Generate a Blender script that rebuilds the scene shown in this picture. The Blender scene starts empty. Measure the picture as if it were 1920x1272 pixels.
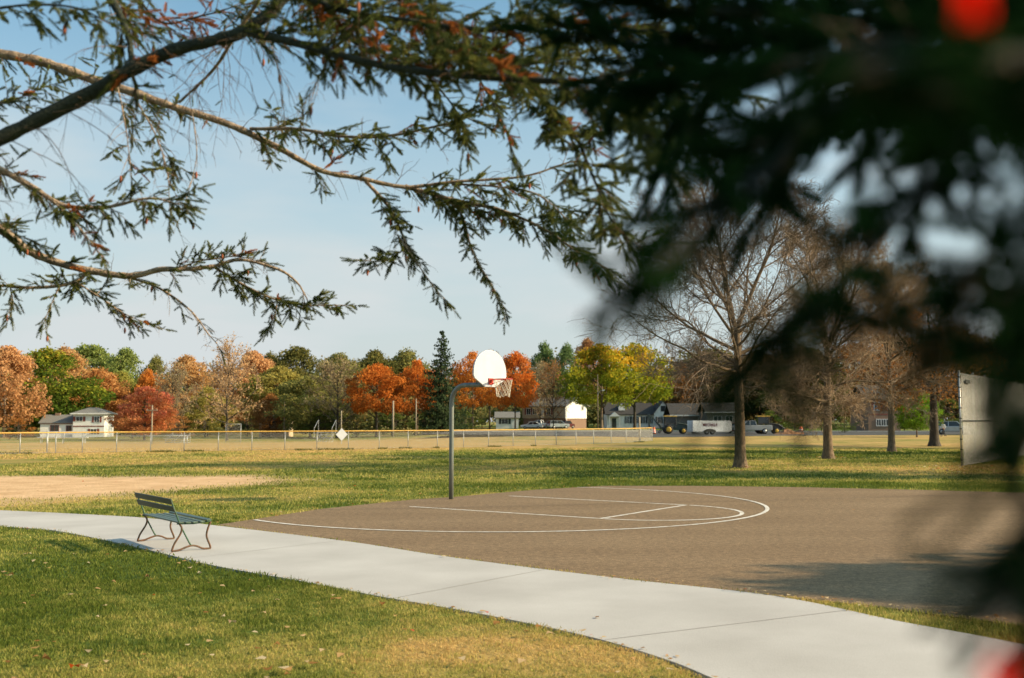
import bpy, math, random
import numpy as np
from mathutils import Vector, Matrix

# ------------------------------------------------------------------ camera, sky, sun, exposure
scene = bpy.context.scene
COL = scene.collection
R = math.radians
CAM_H = 2.0
PITCH = math.atan(151 / 1920)
cam = bpy.data.cameras.new('camera')
cam.lens = 36.0; cam.sensor_width = 36.0; cam.sensor_fit = 'HORIZONTAL'
cam.clip_start = 0.03; cam.clip_end = 5000
cam.dof.use_dof = True; cam.dof.focus_distance = 18.0; cam.dof.aperture_fstop = 2.1
camo = bpy.data.objects.new('camera', cam); COL.objects.link(camo)
camo.location = (0, 0, CAM_H); camo.rotation_euler = (math.pi / 2 + PITCH, 0, 0)
scene.camera = camo

SUN_EL = R(27); SUN_AZ = R(95)          # azimuth measured from +Y towards +X
TOSUN = Vector((math.sin(SUN_AZ) * math.cos(SUN_EL), math.cos(SUN_AZ) * math.cos(SUN_EL), math.sin(SUN_EL)))
w = bpy.data.worlds.new('World'); scene.world = w; w.use_nodes = True
nt = w.node_tree; bg = nt.nodes['Background']
sky = nt.nodes.new('ShaderNodeTexSky'); sky.sky_type = 'NISHITA'; sky.sun_disc = False
sky.sun_elevation = SUN_EL; sky.sun_rotation = SUN_AZ
sky.air_density = 1.0; sky.dust_density = 3.0; sky.ozone_density = 1.6
tint = nt.nodes.new('ShaderNodeMix'); tint.data_type = 'RGBA'; tint.blend_type = 'MULTIPLY'; tint.inputs[0].default_value = 1
tint.inputs[7].default_value = (.68, 1.0, .96, 1)          # film white balance
# thin high cloud: a pale veil low down, a few soft wisps higher
tcw = nt.nodes.new('ShaderNodeTexCoord'); sx = nt.nodes.new('ShaderNodeSeparateXYZ'); nt.links.new(tcw.outputs['Generated'], sx.inputs[0])
veil = nt.nodes.new('ShaderNodeMapRange'); veil.interpolation_type = 'SMOOTHERSTEP'
veil.inputs[1].default_value = -.05; veil.inputs[2].default_value = .52; veil.inputs[3].default_value = .90; veil.inputs[4].default_value = .0
nt.links.new(sx.outputs[2], veil.inputs[0])
mpw = nt.nodes.new('ShaderNodeMapping'); mpw.inputs['Scale'].default_value = (1.6, 1.6, 6.0); nt.links.new(tcw.outputs['Generated'], mpw.inputs[0])
wn = nt.nodes.new('ShaderNodeTexNoise'); wn.inputs['Scale'].default_value = 1.7; wn.inputs['Detail'].default_value = 5; nt.links.new(mpw.outputs[0], wn.inputs['Vector'])
wr_ = nt.nodes.new('ShaderNodeMapRange'); wr_.inputs[1].default_value = .46; wr_.inputs[2].default_value = .75; wr_.inputs[3].default_value = 0; wr_.inputs[4].default_value = .45
nt.links.new(wn.outputs[0], wr_.inputs[0])
vs_ = nt.nodes.new('ShaderNodeMath'); vs_.operation = 'ADD'; vs_.use_clamp = True; nt.links.new(veil.outputs[0], vs_.inputs[0]); nt.links.new(wr_.outputs[0], vs_.inputs[1])
cl = nt.nodes.new('ShaderNodeMix'); cl.data_type = 'RGBA'; cl.inputs[7].default_value = (3.2, 3.45, 3.5, 1)
nt.links.new(vs_.outputs[0], cl.inputs[0]); nt.links.new(tint.outputs[2], cl.inputs[6])
nt.links.new(sky.outputs[0], tint.inputs[6]); nt.links.new(cl.outputs[2], bg.inputs[0]); bg.inputs[1].default_value = 0.132
sl = bpy.data.lights.new('sun', 'SUN'); sl.energy = 4.9; sl.angle = R(0.6); sl.color = (1.0, 0.78, 0.50)
so = bpy.data.objects.new('sun', sl); COL.objects.link(so)
so.rotation_euler = TOSUN.to_track_quat('Z', 'Y').to_euler(); so.location = (30, 5, 20)
vs = scene.view_settings
vs.view_transform = 'Standard'; vs.look = 'None'; vs.gamma = 1; vs.exposure = 0.68
scene.render.engine = 'CYCLES'
scene.cycles.max_bounces = 5; scene.cycles.diffuse_bounces = 2; scene.cycles.glossy_bounces = 2
scene.cycles.transmission_bounces = 3; scene.cycles.transparent_max_bounces = 6
scene.cycles.use_denoising = True; scene.cycles.denoising_prefilter = 'ACCURATE'; scene.cycles.denoising_input_passes = 'RGB_ALBEDO_NORMAL'

# ------------------------------------------------------------------ helpers
rng = np.random.default_rng(7)
random.seed(7)


def ray(x, y):
    cx = (x - 960) / 1920; cy = (636 - y) / 1920
    return Vector((cx, math.cos(PITCH) - math.sin(PITCH) * cy, math.sin(PITCH) + math.cos(PITCH) * cy))


def gnd(x, y, z=0.0):
    d = ray(x, y); t = (z - CAM_H) / d.z
    return Vector((d.x * t, d.y * t, z))


def at(x, y, Y):
    d = ray(x, y); t = Y / d.y
    return Vector((d.x * t, Y, CAM_H + d.z * t))


def sstep(a, b, x):
    t = np.clip((x - a) / (b - a), 0, 1); return t * t * (3 - 2 * t)


def terrain(x, y):
    x = np.asarray(x, float); y = np.asarray(y, float)
    z = -1.5 * sstep(80, 150, y) * sstep(-12, 40, -x)
    z = z + 1.2 * sstep(175, 240, y) * sstep(-70, -20, x) * sstep(-260, -30, -np.abs(x))*0.0
    return z


def tz(x, y):
    return float(terrain(x, y))


def hash2(ix, iy, s):
    n = (ix * 374761393 + iy * 668265263 + s * 974711) & 0xffffffff
    n = ((n ^ (n >> 13)) * 1274126177) & 0xffffffff
    return ((n ^ (n >> 16)) & 0xffff) / 65535.0


def vnoise(x, y, s=0):
    x = np.asarray(x, float); y = np.asarray(y, float)
    ix = np.floor(x).astype(np.int64); iy = np.floor(y).astype(np.int64)
    fx = x - ix; fy = y - iy
    fx = fx * fx * (3 - 2 * fx); fy = fy * fy * (3 - 2 * fy)
    a = hash2(ix, iy, s); b = hash2(ix + 1, iy, s); c = hash2(ix, iy + 1, s); d = hash2(ix + 1, iy + 1, s)
    return (a * (1 - fx) + b * fx) * (1 - fy) + (c * (1 - fx) + d * fx) * fy


def fbm(x, y, s=0, o=3):
    v = 0; amp = 0.5; tot = 0
    for i in range(o):
        v = v + amp * vnoise(np.asarray(x) * 2 ** i, np.asarray(y) * 2 ** i, s + i); tot += amp; amp *= 0.5
    return v / tot


def inpoly(px, py, poly):
    c = np.zeros(np.shape(px), bool); n = len(poly)
    for i in range(n):
        x0, y0 = poly[i][:2]; x1, y1 = poly[(i + 1) % n][:2]
        if y0 == y1: continue
        c ^= ((y0 > py) != (y1 > py)) & (px < (x1 - x0) * (py - y0) / (y1 - y0) + x0)
    return c


def polydist(px, py, poly):
    d = np.full(np.shape(px), 1e9); n = len(poly)
    for i in range(n):
        x0, y0 = poly[i][:2]; x1, y1 = poly[(i + 1) % n][:2]
        dx, dy = x1 - x0, y1 - y0
        t = np.clip(((px - x0) * dx + (py - y0) * dy) / (dx * dx + dy * dy + 1e-12), 0, 1)
        d = np.minimum(d, np.hypot(px - x0 - t * dx, py - y0 - t * dy))
    return d


class MB:
    """collects verts and faces, then links them as one mesh object"""
    def __init__(s): s.v = []; s.f = []; s.n = 0
    def add(s, V, F):
        s.v.append(np.asarray(V, float).reshape(-1, 3))
        s.f += [tuple(i + s.n for i in f) for f in F]
        s.n += len(s.v[-1]); return s
    def box(s, x0, x1, y0, y1, z0, z1):
        V = [(x0, y0, z0), (x1, y0, z0), (x1, y1, z0), (x0, y1, z0), (x0, y0, z1), (x1, y0, z1), (x1, y1, z1), (x0, y1, z1)]
        return s.add(V, [(0, 3, 2, 1), (4, 5, 6, 7), (0, 1, 5, 4), (1, 2, 6, 5), (2, 3, 7, 6), (3, 0, 4, 7)])
    def prism(s, prof, a0, a1, axis='y'):
        """closed 2-D profile (p,q) pushed along axis"""
        n = len(prof)
        def m(p, q, a): return (p, a, q) if axis == 'y' else (a, p, q) if axis == 'x' else (p, q, a)
        V = [m(p, q, a0) for p, q in prof] + [m(p, q, a1) for p, q in prof]
        F = [tuple(range(n)), tuple(range(2 * n - 1, n - 1, -1))] + [(i, n + i, n + (i + 1) % n, (i + 1) % n) for i in range(n)]
        return s.add(V, F)
    def tube(s, pts, r, sides=8, cap=True):
        V, F = tube(pts, r, sides)
        F = [tuple(f) for f in F]
        if cap:
            F.append(tuple(range(sides - 1, -1, -1))); k = len(V) - sides; F.append(tuple(range(k, k + sides)))
        return s.add(V, F)
    def lathe(s, prof, c=(0, 0, 0), axis='z', n=16):
        V = []; F = []
        for r, h in prof:
            for i in range(n):
                a = 2 * math.pi * i / n; u, v = r * math.cos(a), r * math.sin(a)
                p = (u, v, h) if axis == 'z' else (u, h, v) if axis == 'y' else (h, u, v)
                V.append((p[0] + c[0], p[1] + c[1], p[2] + c[2]))
        for j in range(len(prof) - 1):
            for i in range(n):
                F.append((j * n + i, j * n + (i + 1) % n, (j + 1) * n + (i + 1) % n, (j + 1) * n + i))
        F.append(tuple(range(n - 1, -1, -1))); k = (len(prof) - 1) * n; F.append(tuple(range(k, k + n)))
        return s.add(V, F)
    def build(s, name, mat, parent=None, smooth=False, bevel=0):
        me = bpy.data.meshes.new(name)
        me.from_pydata(np.concatenate(s.v).tolist(), [], s.f); me.update()
        if smooth: me.polygons.foreach_set('use_smooth', [True] * len(me.polygons))
        o = bpy.data.objects.new(name, me); COL.objects.link(o)
        if mat: me.materials.append(mat)
        if parent: o.parent = parent
        if bevel:
            b = o.modifiers.new('bevel', 'BEVEL'); b.width = bevel; b.segments = 2; b.limit_method = 'ANGLE'
        return o


def tube(pts, r, sides=6):
    P = np.asarray(pts, float); n = len(P)
    r = np.broadcast_to(np.asarray(r, float), (n,))
    T = np.gradient(P, axis=0); T /= np.linalg.norm(T, axis=1)[:, None] + 1e-12
    ref = np.array([0.31, 0.17, 0.93]) if abs(T[0] @ np.array([0.31, 0.17, 0.93])) < 0.9 else np.array([0.9, 0.4, 0.1])
    A = np.cross(T, ref); A /= np.linalg.norm(A, axis=1)[:, None] + 1e-12
    B = np.cross(T, A)
    a = np.arange(sides) * 2 * np.pi / sides
    V = P[:, None, :] + r[:, None, None] * (np.cos(a)[None, :, None] * A[:, None, :] + np.sin(a)[None, :, None] * B[:, None, :])
    i = np.arange(n - 1)[:, None] * sides; j = np.arange(sides)[None, :]; k = (j + 1) % sides
    F = np.stack([i + j, i + k, i + sides + k, i + sides + j], -1).reshape(-1, 4)
    return V.reshape(-1, 3), F


def fast_mesh(name, V, F, attr=None, smooth=False):
    """V (n,3) array, F (m,k) array of equal-sized faces, attr: dict name -> per-vertex float"""
    V = np.ascontiguousarray(V, np.float32); F = np.ascontiguousarray(F, np.int32)
    me = bpy.data.meshes.new(name); m, k = F.shape
    me.vertices.add(len(V)); me.vertices.foreach_set('co', V.ravel())
    me.loops.add(m * k); me.loops.foreach_set('vertex_index', F.ravel())
    me.polygons.add(m); me.polygons.foreach_set('loop_start', np.arange(0, m * k, k, dtype=np.int32))
    me.update(calc_edges=True)
    if smooth: me.polygons.foreach_set('use_smooth', np.ones(m, bool))
    for nm, a in (attr or {}).items():
        at_ = me.attributes.new(nm, 'FLOAT', 'POINT'); at_.data.foreach_set('value', np.ascontiguousarray(a, np.float32))
    return me


def link(name, me, mat=None, parent=None):
    o = bpy.data.objects.new(name, me); COL.objects.link(o)
    if mat and not me.materials: me.materials.append(mat)
    if parent: o.parent = parent
    return o


class Tubes:
    def __init__(s): s.V = []; s.F = []; s.n = 0
    def add(s, pts, r, sides=4):
        V, F = tube(pts, r, sides); s.V.append(V); s.F.append(F + s.n); s.n += len(V)
    def mesh(s, name, smooth=True): return fast_mesh(name, np.concatenate(s.V), np.concatenate(s.F), smooth=smooth)


def thing(name, label, cat, loc=(0, 0, 0), rz=0, group=None):
    o = bpy.data.objects.new(name, None); COL.objects.link(o)
    o.location = loc; o.rotation_euler = (0, 0, rz); o.empty_display_size = 0.3
    o['label'] = label; o['category'] = cat
    if group: o['group'] = group
    return o


def tag(o, label, cat, group=None, kind=None):
    if label: o['label'] = label
    if cat: o['category'] = cat
    if group: o['group'] = group
    if kind: o['kind'] = kind
    return o


def catmull(pts, per=6):
    P = np.asarray(pts, float); P = np.vstack([2 * P[0] - P[1], P, 2 * P[-1] - P[-2]])
    out = []
    for i in range(1, len(P) - 2):
        for t in np.arange(per) / per:
            a, b, c, d = P[i - 1], P[i], P[i + 1], P[i + 2]
            out.append(0.5 * ((2 * b) + (c - a) * t + (2 * a - 5 * b + 4 * c - d) * t * t + (3 * b - a - 3 * c + d) * t ** 3))
    out.append(P[-2]); return np.array(out)


# ------------------------------------------------------------------ materials
def newmat(name):
    m = bpy.data.materials.new(name); m.use_nodes = True
    return m, m.node_tree.nodes, m.node_tree.links, m.node_tree.nodes['Principled BSDF']


def mat(name, c1, c2=None, scale=8, rough=0.6, bump=0.0, metal=0.0, detail=4, bscale=None, spec=0.4, stretch=None, c3=None):
    m, N, L, P = newmat(name)
    P.inputs['Roughness'].default_value = rough; P.inputs['Metallic'].default_value = metal
    P.inputs['Specular IOR Level'].default_value = spec
    if c2 is None: c2 = tuple(0.8 * c for c in c1)
    tc = N.new('ShaderNodeTexCoord'); mp = N.new('ShaderNodeMapping'); L.new(tc.outputs['Object'], mp.inputs[0])
    if stretch: mp.inputs['Scale'].default_value = stretch
    ns = N.new('ShaderNodeTexNoise'); ns.inputs['Scale'].default_value = scale; ns.inputs['Detail'].default_value = detail
    L.new(mp.outputs[0], ns.inputs['Vector'])
    rp = N.new('ShaderNodeValToRGB'); rp.color_ramp.elements[0].position = 0.35; rp.color_ramp.elements[1].position = 0.65
    rp.color_ramp.elements[0].color = (*c1, 1); rp.color_ramp.elements[1].color = (*c2, 1)
    if c3:
        e = rp.color_ramp.elements.new(0.72); e.color = (*c3, 1)
    L.new(ns.outputs[0], rp.inputs[0]); L.new(rp.outputs[0], P.inputs['Base Color'])
    if bump:
        n2 = N.new('ShaderNodeTexNoise'); n2.inputs['Scale'].default_value = bscale or scale * 4; n2.inputs['Detail'].default_value = 5
        L.new(mp.outputs[0], n2.inputs['Vector'])
        b = N.new('ShaderNodeBump'); b.inputs['Strength'].default_value = bump; b.inputs['Distance'].default_value = 0.02
        L.new(n2.outputs[0], b.inputs['Height']); L.new(b.outputs[0], P.inputs['Normal'])
    return m


def leafmat(name, stops, trans=0.3):
    """foliage: colour from the mesh's 'tone' attribute"""
    m, N, L, P = newmat(name)
    a = N.new('ShaderNodeAttribute'); a.attribute_name = 'tone'
    oi = N.new('ShaderNodeObjectInfo')
    rp = N.new('ShaderNodeValToRGB'); el = rp.color_ramp.elements
    el[0].position = stops[0][0]; el[0].color = (*stops[0][1], 1)
    el[1].position = stops[-1][0]; el[1].color = (*stops[-1][1], 1)
    for p, c in stops[1:-1]:
        e = el.new(p); e.color = (*c, 1)
    L.new(a.outputs['Fac'], rp.inputs[0])
    N.remove(P)
    d = N.new('ShaderNodeBsdfDiffuse'); t = N.new('ShaderNodeBsdfTranslucent'); mx = N.new('ShaderNodeMixShader')
    mx.inputs[0].default_value = trans
    L.new(rp.outputs[0], d.inputs[0]); L.new(rp.outputs[0], t.inputs[0])
    L.new(d.outputs[0], mx.inputs[1]); L.new(t.outputs[0], mx.inputs[2])
    L.new(mx.outputs[0], N['Material Output'].inputs[0])
    return m


M = {}
M['bark'] = mat('bark', (.20, .145, .10), (.10, .072, .05), 14, .9, .8, stretch=(1, 1, .25))
M['bark_pale'] = mat('bark_pale', (.215, .145, .085), (.10, .067, .04), 16, .9, .8, stretch=(1, 1, .3))
M['bark_dark'] = mat('bark_dark', (.07, .055, .04), (.035, .028, .02), 10, .9, .6, stretch=(1, 1, .3))
M['twig_tan'] = mat('twig_tan', (.42, .29, .18), (.28, .19, .12), 3, .9)
M['twig_grey'] = mat('twig_grey', (.23, .165, .11), (.14, .10, .07), 3, .9)
M['limb'] = mat('limb', (.42, .30, .20), (.18, .125, .085), 22, .9, .9, bscale=60)  # sunlit boughs: bark colour raised to carry the sunlight
M['limb_shade_toned'] = mat('limb_shade_toned', (.038, .042, .026), (.018, .022, .014), 18, .95, .9, bscale=50)  # shaded boughs: the same spruce bark with the shade painted in
M['limb_shaded_bark'] = mat('limb_painted_shade', (.022, .024, .015), (.012, .015, .01), 18, .95, .6, bscale=50)  # near boughs: shade put into the bark colour, almost black
M['twig'] = mat('twig', (.20, .12, .07), (.09, .055, .035), 20, .9)
M['galv'] = mat('galv', (.46, .46, .44), (.36, .36, .35), 6, .45, 0, .5)
M['galv_pole'] = mat('galv_pole', (.215, .23, .205), (.15, .165, .145), 9, .5, .15, .35, stretch=(1, 1, .2))
M['wire'] = mat('wire', (.40, .38, .34), (.30, .285, .26), 6, .5, 0, .3)
M['yellow_cap'] = mat('yellow_cap', (.66, .40, .09), (.54, .31, .06), 2, .5)
M['white_board'] = mat('white_board', (.50, .515, .56), (.455, .47, .51), 3, .45)
M['red_rim'] = mat('red_rim', (.62, .06, .03), (.45, .04, .025), 20, .45)
M['net'] = mat('net', (.72, .64, .50), (.60, .52, .40), 30, .9)
M['bench_green'] = mat('bench_green', (.03, .10, .055), (.045, .09, .05), 26, .45, .2, c3=(.16, .07, .03))
M['bench_rust'] = mat('bench_rust', (.15, .065, .03), (.07, .05, .028), 18, .6, .3, c3=(.06, .085, .04))
M['bench_back'] = mat('bench_back', (.05, .06, .036), (.035, .045, .03), 30, .5, .2, stretch=(.15, 1, 1))
M['bench_slat'] = mat('bench_slat', (.065, .105, .07), (.04, .07, .045), 30, .38, .2, stretch=(.15, 1, 1), spec=.5)
M['white_siding'] = mat('white_siding', (.74, .73, .70), (.66, .65, .62), 1.5, .6)
M['tan_siding'] = mat('tan_siding', (.42, .33, .22), (.36, .28, .19), 1.5, .7)
M['brick'] = mat('brick', (.26, .16, .105), (.19, .115, .08), 9, .85, .3)
M['grey_brick'] = mat('grey_brick', (.24, .21, .19), (.17, .15, .135), 9, .85, .3)
M['beige_wall'] = mat('beige_wall', (.52, .41, .28), (.44, .34, .23), 3, .8)
M['roof_grey'] = mat('roof_grey', (.20, .19, .175), (.14, .135, .125), 12, .9, .3)
M['roof_dark'] = mat('roof_dark', (.05, .045, .042), (.032, .03, .03), 12, .9, .3)
M['trim_white'] = mat('trim_white', (.75, .74, .72), None, 2, .5)
M['trim_red'] = mat('trim_red', (.22, .055, .035), None, 2, .6)
M['shutter'] = mat('shutter', (.03, .04, .035), None, 2, .6)
M['glass'] = mat('glass', (.02, .025, .03), (.04, .045, .05), 1, .08, spec=.6)
M['wood_pole'] = mat('wood_pole', (.22, .17, .12), (.14, .105, .075), 8, .9, .4, stretch=(1, 1, .2))
M['pale_pole'] = mat('pale_pole', (.34, .28, .20), (.25, .20, .15), 8, .9, .2, stretch=(1, 1, .2))
M['tyre'] = mat('tyre', (.018, .018, .018), (.03, .028, .025), 9, .85)
M['rim'] = mat('rim', (.4, .4, .4), None, 4, .35, 0, .7)
M['rim_yellow'] = mat('rim_yellow', (.55, .33, .04), (.4, .24, .03), 6, .55)
M['car_white'] = mat('car_white', (.84, .84, .83), None, 1, .25)
M['car_dark'] = mat('car_dark', (.10, .03, .03), None, 1, .25)
M['car_silver'] = mat('car_silver', (.42, .47, .52), None, 1, .25, 0, .4)
M['car_grey'] = mat('car_grey', (.30, .31, .31), None, 1, .3)
M['car_red'] = mat('car_red', (.45, .05, .03), None, 1, .3)
M['lamp_glass'] = mat('lamp_glass', (.7, .68, .62), None, 1, .15)
M['tail'] = mat('tail', (.55, .03, .02), None, 1, .25)
M['machine_green'] = mat('machine_green', (.035, .06, .05), (.05, .055, .045), 5, .5)
M['machine_black'] = mat('machine_black', (.022, .022, .022), (.045, .04, .035), 5, .6)
M['machine_yellow'] = mat('machine_yellow', (.62, .37, .06), (.5, .29, .05), 5, .5)
M['orange'] = mat('orange', (.75, .14, .03), None, 3, .5)
M['sign_amber'] = mat('sign_amber', (.75, .42, .12), None, 3, .5)
M['sign_back'] = mat('sign_back', (.62, .64, .64), (.54, .56, .56), 3, .45)
M['skin'] = mat('skin', (.45, .27, .19), None, 3, .6)
M['hair'] = mat('hair', (.03, .02, .015), None, 9, .7)
M['shirt'] = mat('shirt', (.62, .64, .66), None, 3, .8)
M['trousers'] = mat('trousers', (.02, .022, .03), None, 3, .8)
M['letters'] = mat('letters', (.16, .02, .02), None, 1, .6)

# foliage palettes (tone 0 lower, darker leaves .. 1 upper fresh/turned leaves; real leaf colours)
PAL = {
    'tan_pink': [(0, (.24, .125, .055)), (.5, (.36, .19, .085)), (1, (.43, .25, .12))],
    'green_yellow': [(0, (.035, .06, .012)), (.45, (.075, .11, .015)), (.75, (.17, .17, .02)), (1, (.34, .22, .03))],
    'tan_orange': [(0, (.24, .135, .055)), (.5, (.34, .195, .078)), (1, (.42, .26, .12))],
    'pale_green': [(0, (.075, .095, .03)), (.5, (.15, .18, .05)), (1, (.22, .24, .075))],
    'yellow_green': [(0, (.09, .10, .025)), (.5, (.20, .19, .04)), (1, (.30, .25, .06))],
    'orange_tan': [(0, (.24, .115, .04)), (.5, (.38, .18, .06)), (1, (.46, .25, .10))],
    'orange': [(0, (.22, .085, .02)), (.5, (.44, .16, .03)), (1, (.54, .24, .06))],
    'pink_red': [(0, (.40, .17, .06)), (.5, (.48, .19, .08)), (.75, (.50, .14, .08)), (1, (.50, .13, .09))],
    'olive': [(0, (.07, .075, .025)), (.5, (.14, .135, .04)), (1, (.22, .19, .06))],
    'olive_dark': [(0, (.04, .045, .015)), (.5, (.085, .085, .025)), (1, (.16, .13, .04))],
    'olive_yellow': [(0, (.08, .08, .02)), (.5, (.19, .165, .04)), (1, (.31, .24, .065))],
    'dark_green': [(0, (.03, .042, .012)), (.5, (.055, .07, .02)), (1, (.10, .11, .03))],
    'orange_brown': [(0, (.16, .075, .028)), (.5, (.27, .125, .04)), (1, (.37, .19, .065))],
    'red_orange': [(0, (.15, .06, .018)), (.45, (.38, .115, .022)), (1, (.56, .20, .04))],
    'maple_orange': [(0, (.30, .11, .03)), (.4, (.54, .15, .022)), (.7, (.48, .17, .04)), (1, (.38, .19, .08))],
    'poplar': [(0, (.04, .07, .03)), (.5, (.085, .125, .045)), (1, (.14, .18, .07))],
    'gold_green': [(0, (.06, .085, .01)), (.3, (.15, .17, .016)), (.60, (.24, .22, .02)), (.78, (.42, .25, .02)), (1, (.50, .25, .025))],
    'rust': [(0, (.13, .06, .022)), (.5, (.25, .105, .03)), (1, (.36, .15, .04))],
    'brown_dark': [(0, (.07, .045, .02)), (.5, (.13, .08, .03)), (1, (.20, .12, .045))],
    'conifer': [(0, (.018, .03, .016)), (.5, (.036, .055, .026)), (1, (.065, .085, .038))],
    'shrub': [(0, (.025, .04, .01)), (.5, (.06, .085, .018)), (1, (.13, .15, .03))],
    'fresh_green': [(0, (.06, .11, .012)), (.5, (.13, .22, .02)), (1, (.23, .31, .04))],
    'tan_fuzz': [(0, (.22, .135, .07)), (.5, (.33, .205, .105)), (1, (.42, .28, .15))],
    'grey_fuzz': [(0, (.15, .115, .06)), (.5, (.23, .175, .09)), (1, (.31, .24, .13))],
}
LM = {k: leafmat('leaves_' + k, [(p, tuple(min(.8, x * (1.65 if k in ('tan_pink', 'tan_orange', 'olive', 'olive_yellow', 'pale_green', 'tan_fuzz', 'grey_fuzz', 'yellow_green', 'olive_dark', 'dark_green', 'green_yellow', 'gold_green', 'poplar') else 1.4)) for x in c)) for p, c in v], .42) for k, v in PAL.items()}

# ------------------------------------------------------------------ ground
PATH_UP = [(-420, 945), (-200, 949), (0, 958), (150, 965), (270, 972), (390, 985), (640, 1015), (850, 1047), (1150, 1085), (1450, 1119), (1680, 1166), (1920, 1211), (2300, 1297), (3200, 1560)]
PATH_LO = [(-420, 962), (-200, 970), (0, 988), (100, 996), (200, 1015), (280, 1033), (400, 1062), (550, 1089), (700, 1118), (900, 1153), (1100, 1195), (1230, 1233), (1330, 1272), (1600, 1400), (2100, 1700)]
up = catmull([gnd(*p)[:2] for p in PATH_UP], 5); lo = catmull([gnd(*p)[:2] for p in PATH_LO], 5)
PATH_POLY = np.vstack([up, lo[::-1]])
COURT_PX = [(404, 985), (600, 955), (780, 936.5), (850, 932.5), (1000, 919), (1130, 911.5), (1300, 911.5), (1500, 914), (1700, 918.5), (1900, 924), (2300, 936), (3000, 960), (3000, 1350), (2300, 1232), (1920, 1175), (1650, 1138.5), (1450, 1117.5), (1150, 1084), (850, 1046), (640, 1014)]
COURT_POLY = np.array([gnd(*p)[:2] for p in COURT_PX])
DIRT = np.array([(-9, 36.6), (-7.4, 34.2), (-8.6, 30.2), (-10.4, 26.6), (-12.6, 24.6), (-20, 22.6), (-45, 22), (-45, 40), (-17, 36.6)])


def lawn_attr(x, y):
    """how dry / how bare the turf is at a spot"""
    n1 = fbm(x * .35, y * .35, 3); n2 = fbm(x * .08, y * .08, 9); n3 = fbm(x * 1.3, y * 1.3, 15)
    dry = .28 + .95 * (n1 - .5) + .6 * (n2 - .5) + .5 * (n3 - .5)
    dry += .30 * sstep(33, 45, y) * sstep(-2, 12, -x)                    # left outfield
    dry += .55 * sstep(56, 74, y) - .6 * sstep(135, 175, y)                                        # drier towards the fence, darker behind it for painted tree shade and litter
    dry -= .16 * np.exp(-(((x - 3) / 9) ** 2 + ((y - 37) / 9) ** 2))     # green by the court
    dry -= .20 * np.exp(-(((x - 14) / 16) ** 2 + ((y - 62) / 12) ** 2))
    dry += .62 * np.exp(-(((x - 15) / 7) ** 2 + ((y - 41.5) / 5.0) ** 2))  # under the bare trees
    dry += .55 * np.exp(-(((x - 22) / 6) ** 2 + ((y - 38) / 4) ** 2))
    dry -= .4 * np.exp(-(((x - 10) / 14) ** 2 + ((y - 31) / 1.6) ** 2))  # green strip along the court
    dry += .42 * np.exp(-(((x + .6) / 1.9) ** 2 + ((y - 9.2) / 1.1) ** 2))
    dry += .22 * np.exp(-(((x + 3.3) / 1.2) ** 2 + ((y - 8.2) / .6) ** 2))
    dry -= .12 * np.exp(-(((x + 5.5) / 2.5) ** 2 + ((y - 14) / 2.5) ** 2))
    dry += .35 * np.exp(-((polydist(x, y, COURT_POLY) / .35) ** 2)) * n3
    dry += .5 * np.exp(-(((x - 2.9) / 1.5) ** 2 + ((y - 9.6) / 1.6) ** 2))
    dry += .02 * (1 - sstep(16, 22, y))
    d = polydist(x, y, DIRT); ins = inpoly(x, y, DIRT)
    sd = np.where(ins, d, -d) + 2.2 * (fbm(x * .5, y * .5, 31) - .5)
    bare = sstep(-2.0, 1.5, sd)
    return np.clip(dry, 0, 1), bare


def axis_pts(segs):
    out = [segs[0][0]]
    for a, b, st in segs:
        n = max(1, int(round((b - a) / st))); out += list(np.linspace(a, b, n + 1)[1:])
    return np.array(out)


gx = axis_pts([(-900, -120, 40), (-120, -40, 4), (-40, -16, .6), (-16, 16, .25), (16, 40, .5), (40, 120, 4), (120, 900, 40)])
gy = axis_pts([(-200, -8, 16), (-8, 5, 1), (5, 45, .25), (45, 110, .6), (110, 300, 6), (300, 1500, 80)])
GX, GY = np.meshgrid(gx, gy); fx, fy = GX.ravel(), GY.ravel()
dry, bare = lawn_attr(fx, fy)
gz = terrain(fx, fy) + .05 * (fbm(fx * .4, fy * .4, 50) - .5) * sstep(18, 60, fy)*sstep(0,6,polydist(fx,fy,COURT_POLY))
inside = inpoly(fx, fy, PATH_POLY) | inpoly(fx, fy, COURT_POLY)
dd = np.minimum(polydist(fx, fy, PATH_POLY), polydist(fx, fy, COURT_POLY))
gz = gz - .035 * (inside & (dd > .0))
nxg = len(gx); I, J = np.meshgrid(np.arange(len(gy) - 1), np.arange(nxg - 1), indexing='ij')
q = (I * nxg + J).ravel(); GF = np.stack([q, q + 1, q + nxg + 1, q + nxg], -1)


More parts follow.
